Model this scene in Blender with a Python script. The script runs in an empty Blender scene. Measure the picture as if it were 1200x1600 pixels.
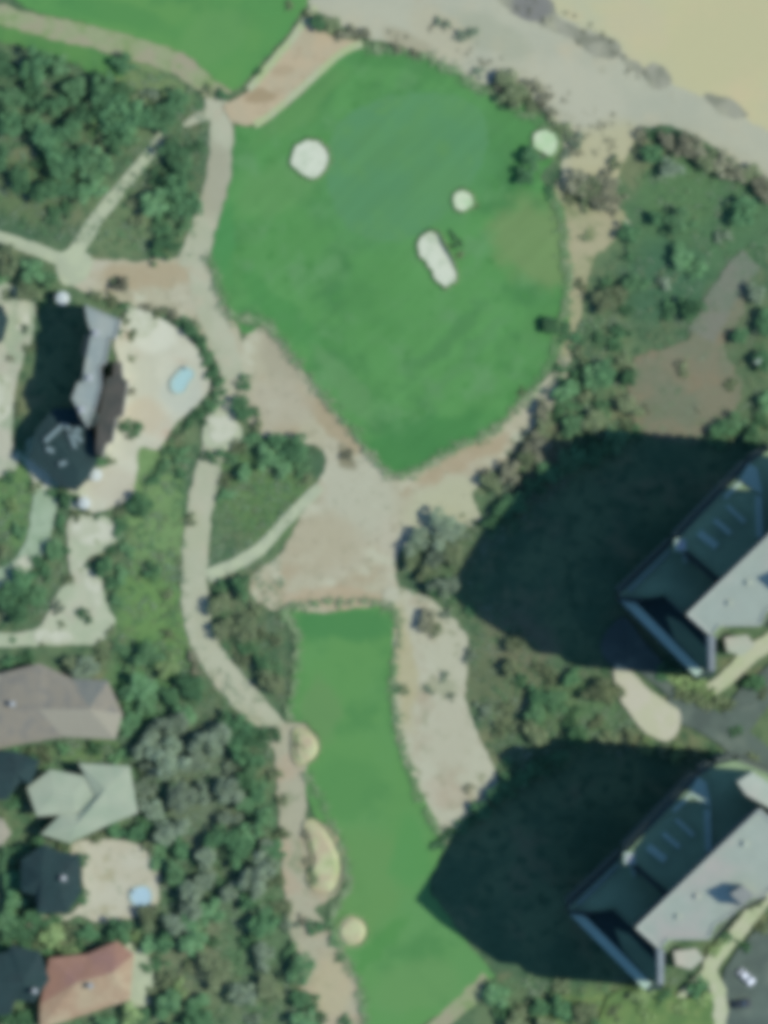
import bpy, bmesh, math, random
from mathutils import Vector, Matrix, noise
from mathutils.geometry import tessellate_polygon

R = random.Random(7)
SC = bpy.context.scene
C = SC.collection

# ------------------------------------------------------------------ camera, world, sun, exposure
K = 0.15                      # metres per plan unit (the plan is drawn in units of 0.15 m)
ALT = 2500.0                  # the survey aircraft's height
def P(px, py, h=0.0):         # plan unit -> metres; h: height of a point that was measured from the air
    f = K * (1 - h / ALT)
    return ((px - 600) * f, (800 - py) * f)

cam = bpy.data.objects.new('camera', bpy.data.cameras.new('camera'))
C.objects.link(cam)
cam.location = (0, 0, ALT)
cam.data.sensor_width = 36
cam.data.lens = 36 * ALT / (1600 * K)
cam.data.clip_start = 10
cam.data.clip_end = 6000
SC.camera = cam

SUN_EL = 48.0
SVX, SVY = -225 * K, 20 * K                   # where the top of the lower tower roof throws its shadow
H1 = math.hypot(SVX, SVY) * math.tan(math.radians(SUN_EL))
W = bpy.data.worlds.new('World')
SC.world = W
W.use_nodes = True
nt = W.node_tree
bg = nt.nodes['Background']
sky = nt.nodes.new('ShaderNodeTexSky')
sky.sky_type = 'NISHITA'
sky.sun_disc = False
sky.sun_elevation = math.radians(SUN_EL)
sky.sun_rotation = math.atan2(-SVX, -SVY)
sky.air_density = 1.0
sky.dust_density = 0.6
sky.ozone_density = 1.6
tint = nt.nodes.new('ShaderNodeMix'); tint.data_type = 'RGBA'; tint.blend_type = 'MULTIPLY'   # the cool cast of the picture's daylight, the same all over the sky
tint.inputs[0].default_value = 1.0
tint.inputs[7].default_value = (.80, 1.10, 1.42, 1)
nt.links.new(sky.outputs[0], tint.inputs[6])
nt.links.new(tint.outputs[2], bg.inputs[0])
bg.inputs[1].default_value = 0.105
sun = bpy.data.objects.new('sun', bpy.data.lights.new('sun', 'SUN'))
C.objects.link(sun)
sun.data.energy = 4.05
sun.data.angle = math.radians(0.5)
sun.data.color = (1.0, 0.97, 0.90)
d = Vector((SVX, SVY, -H1)).normalized()
sun.rotation_euler = d.to_track_quat('-Z', 'Y').to_euler()
sun.location = (200, 0, 300)
SC.view_settings.view_transform = 'Standard'
SC.view_settings.look = 'None'
SC.view_settings.exposure = 0.0
SC.view_settings.gamma = 1.0
SC.view_settings.use_curve_mapping = False
SC.render.engine = 'CYCLES'
SC.cycles.pixel_filter_type = 'BLACKMAN_HARRIS'
SC.cycles.filter_width = 8.0                   # the optics of a far-off survey camera: soft
SC.cycles.max_bounces = 5
SC.cycles.diffuse_bounces = 3
SC.cycles.transparent_max_bounces = 4

# ------------------------------------------------------------------ colours and materials
LR, LG, LB = 1.17, 1.21, 1.36                  # light on a level sunlit sheet, to turn seen colour into base colour
def lin(c):
    c = c / 255.0
    return c / 12.92 if c <= 0.04045 else ((c + 0.055) / 1.055) ** 2.4
def col(r, g, b, k=1.0):
    return (min(.85, lin(r) / LR * k), min(.85, lin(g) / LG * k), min(.85, lin(b) / LB * k), 1)

def new_mat(name, rough=0.9, spec=0.2):
    m = bpy.data.materials.new(name)
    m.use_nodes = True
    b = m.node_tree.nodes['Principled BSDF']
    b.inputs['Roughness'].default_value = rough
    b.inputs['Specular IOR Level'].default_value = spec
    return m, m.node_tree, b

class NB:
    def __init__(s, t):
        s.t = t
    def n(s, typ, **kw):
        x = s.t.nodes.new(typ)
        for k, v in kw.items():
            setattr(x, k, v)
        return x
    def link(s, a, b):
        s.t.links.new(a, b)
    def noise(s, vec, scale, detail=3, rough=.55, dist=0):
        x = s.n('ShaderNodeTexNoise')
        x.inputs['Scale'].default_value = scale
        x.inputs['Detail'].default_value = detail
        x.inputs['Roughness'].default_value = rough
        x.inputs['Distortion'].default_value = dist
        s.link(vec, x.inputs['Vector'])
        return x.outputs[0]
    def maprange(s, v, a, b, c=0, d=1, smooth=True):
        x = s.n('ShaderNodeMapRange')
        if smooth:
            x.interpolation_type = 'SMOOTHSTEP'
        for i, q in enumerate((a, b, c, d)):
            x.inputs[i + 1].default_value = q
        s.link(v, x.inputs[0])
        return x.outputs[0]
    def mix(s, f, a, b):
        x = s.n('ShaderNodeMix', data_type='RGBA')
        for sock, v in ((x.inputs[0], f), (x.inputs[6], a), (x.inputs[7], b)):
            if isinstance(v, (int, float, tuple)):
                sock.default_value = v
            else:
                s.link(v, sock)
        return x.outputs[2]
    def math(s, op, a, b=0.0):
        x = s.n('ShaderNodeMath', operation=op)
        for sock, v in ((x.inputs[0], a), (x.inputs[1], b)):
            if isinstance(v, (int, float)):
                sock.default_value = v
            else:
                s.link(v, sock)
        return x.outputs[0]

def ground_mat(name, base, var=(), blobs=(), wobble=2.0, grain=0.12, grain_scale=1.2, bump=0.3, rough=.95, streak=0):
    """base colour + noise patches [(colour, scale, lo, hi)] + soft worn or greener patches
    [(px, py, rx, ry, deg, colour, strength)] in plan units, all of it in place on the ground."""
    m, t, b = new_mat(name, rough, 0.1)
    n = NB(t)
    pos = n.n('ShaderNodeNewGeometry').outputs['Position']
    wn = n.n('ShaderNodeTexNoise')
    wn.inputs['Scale'].default_value = 0.16
    wn.inputs['Detail'].default_value = 4
    n.link(pos, wn.inputs['Vector'])
    sub = n.n('ShaderNodeVectorMath', operation='SUBTRACT')
    n.link(wn.outputs[1], sub.inputs[0]); sub.inputs[1].default_value = (.5, .5, .5)
    mul = n.n('ShaderNodeVectorMath', operation='SCALE')
    n.link(sub.outputs[0], mul.inputs[0]); mul.inputs['Scale'].default_value = wobble * 2
    wp = n.n('ShaderNodeVectorMath', operation='ADD')
    n.link(pos, wp.inputs[0]); n.link(mul.outputs[0], wp.inputs[1])
    wpos = wp.outputs[0]
    c = base
    for i, (vc, sc, lo, hi) in enumerate(var):
        mp = n.n('ShaderNodeMapping'); mp.inputs['Location'].default_value = (i * 37.3, i * 11.7, 0)
        n.link(pos, mp.inputs[0])
        c = n.mix(n.maprange(n.noise(mp.outputs[0], sc, 4, .6), lo, hi), c, vc)
    for (px, py, rx, ry, deg, bc, st) in blobs:
        mp = n.n('ShaderNodeMapping', vector_type='TEXTURE')
        x, y = P(px, py)
        mp.inputs['Location'].default_value = (x, y, 0)
        mp.inputs['Rotation'].default_value = (0, 0, math.radians(deg))
        mp.inputs['Scale'].default_value = (rx * K, ry * K, 1000)
        n.link(wpos, mp.inputs[0])
        ln = n.n('ShaderNodeVectorMath', operation='LENGTH')
        n.link(mp.outputs[0], ln.inputs[0])
        f = n.maprange(ln.outputs['Value'], 1.25, 0.7, 0, st)
        c = n.mix(f, c, bc)
    if streak:
        mp = n.n('ShaderNodeMapping', vector_type='TEXTURE'); mp.inputs['Rotation'].default_value = (0, 0, math.radians(streak))
        mp.inputs['Scale'].default_value = (22, 2.4, 1)
        n.link(pos, mp.inputs[0])
        s_ = n.maprange(n.noise(mp.outputs[0], 1.0, 3), .3, .7, .955, 1.045)
        hs = n.n('ShaderNodeHueSaturation'); n.link(s_, hs.inputs['Value']); n.link(c, hs.inputs['Color']) if not isinstance(c, tuple) else None
        c = hs.outputs[0]
    g = n.maprange(n.noise(pos, grain_scale, 5, .7), .25, .75, 1 - grain, 1 + grain, False)
    hs = n.n('ShaderNodeHueSaturation')
    n.link(g, hs.inputs['Value'])
    if isinstance(c, tuple):
        hs.inputs['Color'].default_value = c
    else:
        n.link(c, hs.inputs['Color'])
    n.link(hs.outputs[0], b.inputs['Base Color'])
    if bump:
        bp = n.n('ShaderNodeBump'); bp.inputs['Strength'].default_value = bump; bp.inputs['Distance'].default_value = .15
        n.link(n.noise(pos, 1.6, 5, .7), bp.inputs['Height'])
        n.link(bp.outputs[0], b.inputs['Normal'])
    return m

def plain_mat(name, c, rough=.8, grain=.1, scale=1.0, stain=None, spec=.2, metallic=0):
    m, t, b = new_mat(name, rough, spec)
    n = NB(t)
    pos = n.n('ShaderNodeNewGeometry').outputs['Position']
    cc = c
    if stain:
        cc = n.mix(n.maprange(n.noise(pos, scale * .25, 4, .6), .42, .68), c, stain)
    g = n.maprange(n.noise(pos, scale, 5, .65), .25, .75, 1 - grain, 1 + grain, False)
    hs = n.n('ShaderNodeHueSaturation'); n.link(g, hs.inputs['Value'])
    if isinstance(cc, tuple):
        hs.inputs['Color'].default_value = cc
    else:
        n.link(cc, hs.inputs['Color'])
    n.link(hs.outputs[0], b.inputs['Base Color'])
    b.inputs['Metallic'].default_value = metallic
    return m

def leaf_mat(name, a, c2, rnd=.25):
    m, t, b = new_mat(name, .75, .15)
    n = NB(t)
    pos = n.n('ShaderNodeNewGeometry').outputs['Position']
    oi = n.n('ShaderNodeObjectInfo')
    c = n.mix(n.maprange(n.noise(pos, .5, 3), .35, .65), a, c2)
    v = n.maprange(oi.outputs['Random'], 0, 1, 1 - rnd, 1 + rnd, False)
    v2 = n.maprange(n.noise(pos, 1.3, 3), .3, .7, .72, 1.28, False)
    hs = n.n('ShaderNodeHueSaturation')
    n.link(n.math('MULTIPLY', v, v2), hs.inputs['Value'])
    n.link(c, hs.inputs['Color'])
    n.link(hs.outputs[0], b.inputs['Base Color'])
    return m

# ------------------------------------------------------------------ object helpers
def tag(o, label=None, cat=None, group=None, kind=None):
    if label: o['label'] = label
    if cat: o['category'] = cat
    if group: o['group'] = group
    if kind: o['kind'] = kind
    return o

def link_mesh(name, me, mat, parent=None, loc=None):
    o = bpy.data.objects.new(name, me)
    C.objects.link(o)
    if mat is not None and not me.materials:
        me.materials.append(mat)
    if parent: o.parent = parent
    if loc: o.location = loc
    return o

def obj(name, vs, fs, mat, parent=None):
    me = bpy.data.meshes.new(name)
    me.from_pydata([tuple(v) for v in vs], [], fs)
    me.update()
    return link_mesh(name, me, mat, parent)

def thing(name, label, cat, loc=(0, 0, 0), rz=0, group=None):
    o = bpy.data.objects.new(name, None)
    o.empty_display_size = .5
    C.objects.link(o)
    o.location = loc
    o.rotation_euler = (0, 0, rz)
    return tag(o, label, cat, group)

def smooth_poly(pts, seg=7, closed=True):
    n = len(pts); out = []
    rng = range(n) if closed else range(n - 1)
    for i in rng:
        if closed:
            p0, p1, p2, p3 = pts[i - 1], pts[i], pts[(i + 1) % n], pts[(i + 2) % n]
        else:
            p0, p1, p2, p3 = pts[max(i - 1, 0)], pts[i], pts[i + 1], pts[min(i + 2, n - 1)]
        for k in range(seg):
            t = k / seg
            out.append(tuple(.5 * ((2 * p1[j]) + (-p0[j] + p2[j]) * t + (2 * p0[j] - 5 * p1[j] + 4 * p2[j] - p3[j]) * t * t
                                   + (-p0[j] + 3 * p1[j] - 3 * p2[j] + p3[j]) * t ** 3) for j in range(2)))
    if not closed:
        out.append(tuple(pts[-1]))
    return out

def densify(pts, step):
    out = []
    for i, a in enumerate(pts):
        b = pts[(i + 1) % len(pts)]
        L = math.hypot(b[0] - a[0], b[1] - a[1])
        k = max(1, int(L / step))
        for j in range(k):
            out.append((a[0] + (b[0] - a[0]) * j / k, a[1] + (b[1] - a[1]) * j / k))
    return out

def ragged(pts, amp, freq=.06):
    out = []
    for x, y in pts:
        v = noise.noise_vector((x * freq, y * freq, 3.1)) * amp + noise.noise_vector((x * freq * 3.3, y * freq * 3.3, 9.1)) * amp * .45
        out.append((x + v.x, y + v.y))
    return out

LEVEL = [0]
def sheet(name, pts, mat, rag=3.0, smooth=True, kind='structure', parent=None, z=None, thick=0.0):
    """a ground covering laid over the ones before it"""
    LEVEL[0] += 1
    z = 0.012 * LEVEL[0] if z is None else z
    q = smooth_poly(pts) if smooth else pts
    q = ragged(densify(q, 4), rag) if rag else q
    vs = [(*P(x, y), z) for x, y in q]
    tris = tessellate_polygon([[Vector(v) for v in vs]])
    fs = []
    for t in tris:
        a, b, c = [Vector(vs[i]) for i in t]
        nz = (b - a).cross(c - a).z
        fs.append(tuple(t) if nz > 0 else tuple(reversed(t)))
    n = len(vs)
    if thick:
        vs += [(x, y, z - thick) for x, y, _ in vs]
        area = sum(vs[i][0] * vs[(i + 1) % n][1] - vs[(i + 1) % n][0] * vs[i][1] for i in range(n))
        for i in range(n):
            j = (i + 1) % n
            fs.append((i, i + n, j + n, j) if area > 0 else (j, j + n, i + n, i))
    o = obj(name, vs, fs, mat, parent)
    if kind: o['kind'] = kind
    return o

def ribbon_pts(line, w):
    c = smooth_poly(line, 6, closed=False)
    Lf, Rt = [], []
    for i, p in enumerate(c):
        a = c[max(i - 1, 0)]; b = c[min(i + 1, len(c) - 1)]
        dx, dy = b[0] - a[0], b[1] - a[1]
        L = math.hypot(dx, dy) or 1
        ww = (w if isinstance(w, (int, float)) else w[0] + (w[1] - w[0]) * i / (len(c) - 1)) / 2
        Lf.append((p[0] - dy / L * ww, p[1] + dx / L * ww))
        Rt.append((p[0] + dy / L * ww, p[1] - dx / L * ww))
    return Lf + Rt[::-1]

def ribbon(name, line, w, mat, rag=2.0, **kw):
    return sheet(name, ribbon_pts(line, w), mat, rag, smooth=False, **kw)

def inside(x, y, poly):
    r = False
    for i in range(len(poly)):
        x1, y1 = poly[i]; x2, y2 = poly[i - 1]
        if (y1 > y) != (y2 > y) and x < (x2 - x1) * (y - y1) / (y2 - y1) + x1:
            r = not r
    return r

# ------------------------------------------------------------------ the ground
lawn_c = col(86, 143, 86)
sand_c = col(182, 183, 160)
M_ground = ground_mat('scrub_ground', col(104, 127, 94),
    var=[(col(78, 108, 82), .05, .4, .62), (col(120, 128, 98), .09, .5, .7), (col(72, 102, 76), .3, .5, .65)],
    blobs=[(1070, 620, 85, 60, 10, col(132, 130, 110), .95), (1140, 500, 45, 70, -35, col(112, 125, 105), .8),
           (700, 850, 60, 45, 0, col(96, 115, 88), .6), (790, 1060, 60, 90, 20, col(108, 120, 92), .8),
           (240, 790, 50, 120, 8, col(118, 150, 100), .95), (240, 970, 60, 95, 12, col(108, 144, 88), .95), (225, 1060, 50, 60, 0, col(86, 128, 82), .9), (140, 1175, 70, 16, 0, col(110, 140, 92), .8),
           (190, 340, 60, 60, 0, col(110, 132, 96), .85), (225, 130, 70, 34, -20, col(122, 146, 100), .9), (170, 175, 20, 50, -30, col(98, 140, 86), .8), (40, 300, 55, 50, 0, col(105, 125, 88), .8),
           (900, 1110, 70, 50, 0, col(98, 130, 92), .8), (1090, 350, 90, 90, 0, col(84, 122, 84), .8),
           (1100, 340, 130, 100, 0, col(84, 120, 86), .9), (1040, 440, 70, 70, 0, col(72, 110, 84), .9), (1150, 560, 60, 120, 0, col(96, 118, 88), .7), (820, 720, 60, 70, 40, col(118, 124, 102), .6), (980, 240, 40, 60, 40, col(118, 130, 98), .9),
           (320, 1220, 70, 110, 0, col(106, 124, 102), .85), (300, 1500, 60, 80, 0, col(124, 134, 108), .8), (400, 1440, 60, 120, 0, col(98, 126, 94), .7), (1060, 300, 60, 60, 0, col(92, 126, 86), .8), (810, 1000, 50, 60, 30, col(116, 120, 98), .8),
           (980, 1590, 140, 50, 0, col(125, 150, 95), .8), (410, 770, 80, 70, -40, col(100, 132, 84), .85),
           (380, 920, 40, 50, 0, col(110, 122, 96), .8), (30, 780, 40, 80, 0, col(105, 140, 90), .9),
           (830, 690, 50, 60, 35, col(128, 130, 105), .8)],
    wobble=4, grain=.25, grain_scale=.9, bump=.6)
g = obj('ground', [(-1500, -1500, 0), (1500, -1500, 0), (1500, 1500, 0), (-1500, 1500, 0)], [(0, 1, 2, 3)], M_ground)
g['kind'] = 'structure'

M_beach = ground_mat('beach_sand', col(192, 189, 150), var=[(col(184, 186, 156), .03, .4, .65), (col(198, 188, 152), .06, .5, .75)],
    blobs=[(1150, 60, 130, 70, 20, col(186, 184, 148), .35), (1000, 40, 60, 30, -30, col(194, 186, 154), .5)], wobble=6, grain=.04, bump=.1)
M_dune = ground_mat('dune_sand', col(180, 182, 162), var=[(col(172, 176, 158), .05, .4, .65), (col(186, 182, 158), .08, .5, .75), (col(160, 160, 138), .2, .58, .75)],
    blobs=[(770, 55, 70, 26, -28, col(160, 166, 145), .5), (900, 140, 90, 40, -28, col(186, 186, 166), .6),
           (690, 50, 60, 30, -35, col(184, 180, 155), .6), (950, 250, 70, 60, 30, col(182, 180, 146), .8),
           (640, 70, 50, 20, -30, col(160, 156, 130), .6)], grain=.06, bump=.25)
sheet('dune', [(490, -60), (480, 0), (500, 20), (560, 55), (650, 80), (740, 130), (790, 130), (850, 170), (880, 230), (880, 290), (930, 310),
               (985, 350), (960, 300), (1000, 215), (1060, 200), (1200, 280), (1320, 340), (1700, 480), (3200, 1150), (3200, 700), (1500, 100), (900, -200), (-2400, -1700), (-2400, -1300), (-300, -340)], M_dune, 5)
sheet('beach', [(830, -60), (850, 0), (900, 38), (955, 62), (1000, 108), (1060, 135), (1130, 165), (1200, 205), (1500, 350), (3200, 1050), (3200, 200), (1800, -300), (900, -700), (-2400, -2300), (-2400, -1600), (0, -480)], M_beach, 4)
M_sea, nt_, b_ = new_mat('sea_water', .15, .5); b_.inputs['Base Color'].default_value = (.03, .10, .11, 1)
sheet('sea', [(3200, 250), (1800, -260), (900, -660), (-2400, -2260), (-2400, -5200), (6600, -5200), (6600, 1200)], M_sea, 6, smooth=False)
M_wrack = ground_mat('grey_dune_grass', col(158, 160, 144), var=[(col(136, 140, 124), .25, .42, .62), (col(170, 172, 148), .15, .5, .7)], grain=.1, blobs=[(830, 12, 36, 26, 0, col(126, 128, 126), .9)])
for q in ([(770, -20), (850, -10), (870, 20), (905, 45), (960, 62), (968, 82), (940, 92), (890, 60), (850, 42), (800, 20)],
          [(1005, 112), (1025, 100), (1052, 122), (1035, 140), (1012, 130)], [(960, 80), (1000, 100), (1012, 118), (985, 108)],
          [(1100, 148), (1140, 155), (1170, 180), (1150, 185), (1120, 172)]):
    sheet('dune_grass_patch', q, M_wrack, 4)

M_tan = ground_mat('sandy_plaza', col(178, 176, 152), var=[(col(184, 182, 162), .06, .4, .65), (col(170, 160, 134), .1, .5, .72), (col(156, 156, 132), .3, .55, .68), (col(190, 192, 170), .18, .52, .66)],
    blobs=[(560, 770, 60, 70, 0, col(182, 184, 164), .8), (700, 790, 70, 40, 20, col(182, 186, 158), .8), (500, 850, 70, 50, 0, col(176, 170, 146), .7),
           (440, 560, 30, 50, 20, col(165, 162, 140), .8), (520, 660, 70, 16, -42, col(166, 154, 126), .8), (720, 720, 90, 14, 28, col(172, 158, 130), .75),
           (430, 640, 60, 40, 0, col(176, 172, 152), .7), (530, 935, 90, 16, 0, col(180, 166, 140), .8), (230, 430, 80, 22, 0, col(172, 160, 132), .8),
           (540, 715, 14, 24, 20, col(130, 128, 104), .8)],
    wobble=3, grain=.06, bump=.3)
sheet('plaza', [(385, 525), (425, 510), (470, 560), (520, 630), (560, 680), (620, 735), (700, 700), (770, 672), (820, 620), (860, 585), (880, 540),
                (890, 560), (870, 620), (840, 660), (790, 720), (740, 770), (750, 815), (690, 830), (640, 850), (618, 880), (618, 945), (540, 960),
                (460, 955), (400, 940), (395, 900), (440, 860), (480, 790), (510, 715), (470, 690), (410, 680), (380, 640), (370, 580)], M_tan, 5)
sheet('sandy_ground', [(300, 400), (330, 420), (350, 470), (375, 520), (385, 590), (355, 600), (335, 560), (310, 520), (260, 490), (190, 475),
                       (130, 455), (100, 435), (105, 405), (150, 405), (220, 408)], M_tan, 4)

M_path = ground_mat('path_gravel', col(180, 184, 162), var=[(col(172, 178, 154), .1, .4, .6), (col(182, 180, 158), .2, .5, .7)], grain=.05, bump=.2,
    blobs=[(335, 280, 30, 60, 0, col(160, 160, 140), .7), (300, 830, 40, 30, 0, col(172, 178, 150), .5)])
M_light = ground_mat('pale_paving', col(182, 192, 164), var=[(col(172, 182, 158), .2, .4, .6)], grain=.05, bump=.15)
M_dirt = ground_mat('grassy_dirt', col(150, 162, 126), var=[(col(160, 158, 134), .12, .45, .6), (col(132, 155, 108), .2, .5, .65)], grain=.08)
ribbon('path', [(-60, 5), (0, 22), (60, 40), (120, 52), (200, 72), (270, 95), (320, 125), (350, 155)], (30, 42), M_dirt, 4)
ribbon('path', [(335, 150), (345, 190), (345, 250), (332, 320), (312, 380), (298, 420)], (34, 44), M_path, 3)
ribbon('path', [(285, 195), (320, 180), (340, 175)], (10, 26), M_path, 2)
ribbon('path', [(316, 420), (322, 470), (345, 530), (368, 590)], (44, 34), M_path, 3)
ribbon('path', [(256, 210), (225, 250), (180, 305), (145, 350), (112, 405)], (14, 26), M_light, 2)
ribbon('path', [(-60, 355), (0, 370), (50, 388), (110, 410)], (14, 22), M_light, 2)
sheet('path', [(95, 395), (125, 388), (145, 410), (130, 440), (100, 445), (88, 420)], M_light, 3)
ribbon('path', [(350, 600), (352, 660), (335, 700), (322, 750), (310, 810), (305, 880), (306, 950), (322, 1010), (360, 1065), (400, 1110), (440, 1155)], (36, 44), M_path, 4)
ribbon('path', [(325, 900), (370, 880), (410, 855), (450, 810), (500, 760)], (22, 16), M_light, 2)
M_strip = ground_mat('worn_sand_strip', col(172, 172, 150), var=[(col(178, 168, 146), .12, .45, .62), (col(140, 150, 122), .15, .52, .68)], grain=.08, wobble=3,
    blobs=[(500, 1330, 30, 60, 0, col(176, 164, 134), .5), (520, 1540, 30, 50, 0, col(184, 176, 145), .7)])
sheet('sand_strip', [(425, 1140), (470, 1130), (500, 1160), (485, 1210), (480, 1280), (530, 1300), (540, 1370), (510, 1410), (490, 1420), (530, 1470),
                     (560, 1530), (575, 1600), (580, 1680), (500, 1680), (490, 1600), (470, 1540), (450, 1440), (440, 1350), (435, 1250), (430, 1180)], M_strip, 5)
M_eastsand = ground_mat('east_sand', col(186, 188, 168), var=[(col(184, 186, 165), .08, .4, .6), (col(172, 166, 144), .12, .5, .7), (col(150, 156, 130), .3, .54, .66)], grain=.07, wobble=3,
    blobs=[(632, 1040, 16, 100, 4, col(178, 174, 140), .8), (700, 1150, 40, 60, 0, col(182, 182, 162), .7), (700, 1240, 40, 25, -30, col(182, 174, 154), .6), (690, 1070, 30, 14, 0, col(150, 158, 130), .6)])
sheet('sandy_ground', [(600, 930), (660, 930), (700, 960), (732, 1000), (728, 1090), (748, 1150), (778, 1215), (760, 1250), (720, 1290), (690, 1320), (640, 1300), (600, 1100)], M_eastsand, 5)
M_bank = ground_mat('east_verge', col(160, 162, 128), var=[(col(172, 168, 138), .15, .4, .6), (col(132, 142, 106), .2, .5, .65)], grain=.1, wobble=3)
sheet('sandy_ground', [(870, 280), (905, 320), (975, 330), (960, 370), (930, 400), (915, 450), (900, 520), (880, 560), (870, 500), (870, 400), (865, 330)], M_bank, 6)
sheet('sandy_ground', [(985, 570), (1040, 545), (1100, 510), (1140, 430), (1170, 425), (1165, 480), (1130, 540), (1160, 600), (1140, 655), (1090, 680), (1000, 672)], 
      ground_mat('bare_soil', col(128, 128, 108), var=[(col(118, 126, 106), .1, .4, .6), (col(134, 127, 106), .15, .5, .7)], grain=.12, wobble=3), 7)
ribbon('path', [(1095, 525), (1120, 480), (1150, 430), (1175, 405)], (46, 40), ground_mat('worn_grey_path', col(116, 128, 112), var=[(col(126, 130, 118), .15, .4, .6)], grain=.1), 4)

# lawns
M_lawn = ground_mat('lawn', col(88, 145, 84),
    var=[(col(94, 151, 90), .025, .4, .62), (col(76, 130, 78), .05, .48, .64), (col(98, 148, 96), .12, .48, .68), (col(78, 136, 76), .25, .55, .7)],
    blobs=[(640, 270, 150, 110, 32, col(90, 146, 92), .8), (640, 260, 90, 60, 32, col(92, 144, 96), .7), (835, 380, 60, 80, 30, col(118, 146, 96), .85),
           (470, 160, 90, 26, 42, col(98, 146, 88), .7), (430, 300, 60, 40, 20, col(100, 150, 92), .7), (660, 690, 110, 40, 20, col(72, 132, 76), .8),
           (440, 490, 90, 26, -45, col(76, 138, 78), .7), (350, 380, 20, 60, 0, col(78, 142, 84), .8), (540, 600, 70, 20, -50, col(100, 146, 96), .7),
           (620, 90, 90, 20, -12, col(78, 134, 78), .7), (600, 470, 60, 90, 0, col(88, 146, 84), .6), (700, 530, 100, 12, 45, col(80, 132, 82), .6),
           (730, 560, 100, 10, 45, col(92, 142, 92), .5), (855, 520, 40, 60, 0, col(86, 140, 84), .5), (800, 200, 60, 50, 0, col(80, 134, 80), .6)],
    wobble=5, grain=.06, grain_scale=2.5, bump=.15, streak=43)
sheet('lawn', [(565, 72), (600, 80), (660, 88), (710, 112), (760, 145), (820, 165), (860, 200), (868, 240), (845, 280), (872, 310), (886, 360), (885, 420), (890, 480),
               (880, 540), (850, 585), (815, 625), (770, 672), (700, 705), (650, 735), (622, 743), (590, 718), (555, 680), (510, 625), (470, 572), (440, 530),
               (415, 508), (385, 522), (360, 490), (338, 450), (328, 405), (340, 350), (358, 290), (364, 230), (368, 198), (405, 198), (450, 165), (500, 118), (535, 88)], M_lawn, 4)
sheet('putting_green', [(520, 205), (560, 168), (640, 146), (715, 152), (760, 190), (752, 258), (705, 325), (650, 368), (592, 378), (540, 352), (514, 300), (510, 250)],
      ground_mat('close_mown_turf', col(92, 144, 94), var=[(col(90, 143, 98), .05, .4, .6), (col(96, 148, 92), .1, .5, .7)], grain=.03, grain_scale=3, bump=.05, streak=43), 5)
sheet('lawn', [(60, -40), (20, -10), (60, 20), (130, 35), (210, 58), (290, 85), (330, 118), (365, 140), (385, 125), (420, 85), (460, 35), (490, -20), (500, -60)],
      ground_mat('upper_lawn', col(88, 146, 84), var=[(col(98, 150, 86), .03, .4, .6), (col(80, 136, 80), .05, .5, .7)],
        blobs=[(330, 60, 60, 40, 30, col(100, 150, 90), .7), (180, 20, 90, 20, -15, col(80, 138, 80), .6)], grain=.05, grain_scale=2.5, bump=.15), 4)
sheet('lawn', [(-60, 20), (0, 40), (60, 58), (130, 72), (190, 95), (190, 120), (150, 115), (100, 95), (40, 75), (0, 65), (-60, 60)],
      ground_mat('verge_grass', col(94, 142, 82), var=[(col(84, 134, 80), .1, .4, .6)], grain=.08, bump=.2), 5)
M_lawn3 = ground_mat('lower_lawn', col(97, 149, 88),
    var=[(col(98, 150, 92), .04, .4, .62), (col(84, 138, 82), .07, .5, .7)],
    blobs=[(530, 975, 90, 26, 0, col(76, 134, 80), .85), (540, 1230, 60, 50, 0, col(88, 142, 84), .7), (560, 1380, 70, 90, 0, col(104, 148, 90), .7),
           (640, 1330, 30, 60, 0, col(88, 148, 86), .7), (590, 1480, 60, 12, 45, col(82, 142, 78), .7), (650, 1540, 70, 40, 10, col(106, 150, 94), .6), (500, 1110, 30, 60, 0, col(104, 144, 92), .8)],
    wobble=4, grain=.05, grain_scale=2.5, bump=.15)
sheet('lawn', [(452, 952), (500, 958), (560, 950), (612, 950), (614, 1000), (614, 1080), (618, 1150), (640, 1205), (665, 1250), (692, 1310), (684, 1345), (672, 1388), (695, 1425), (735, 1478), (772, 1522),  # east edge cut along the tower's shadow, leaving darker scrub in the shade
               (765, 1532), (715, 1570), (650, 1610), (640, 1680), (580, 1680), (568, 1600), (560, 1540), (545, 1500), (520, 1440), (545, 1380), (530, 1310), (490, 1270), (476, 1210),
               (500, 1160), (480, 1130), (450, 1120), (458, 1060), (465, 1000)], M_lawn3, 4)
ribbon('path', [(660, 1620), (710, 1580), (765, 1530)], (20, 30), M_dirt, 3)

# tan approach between the two upper lawns, with its pale kerb bands
M_appr = ground_mat('tan_sand', col(188, 174, 146), var=[(col(180, 172, 146), .15, .4, .6), (col(172, 156, 128), .25, .55, .7)], grain=.06, bump=.25,
    blobs=[(410, 150, 24, 10, 0, col(158, 142, 112), .8), (440, 110, 20, 8, 0, col(170, 156, 128), .7)])
sheet('sandy_ground', [(480, 30), (520, 58), (565, 66), (530, 90), (480, 130), (430, 170), (395, 195), (365, 190), (350, 165), (385, 145), (430, 95), (460, 50)], M_appr, 3)
M_band = ground_mat('pale_green_band', col(170, 186, 140), var=[(col(178, 186, 156), .3, .4, .6)], grain=.06, bump=.1)
ribbon('kerb_band', [(492, 10), (470, 42), (440, 80), (410, 115), (388, 140)], 12, M_band, 1.5)
ribbon('kerb_band', [(566, 68), (535, 82), (500, 112), (460, 148), (425, 178), (398, 196)], 11, M_band, 1.5)

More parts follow.
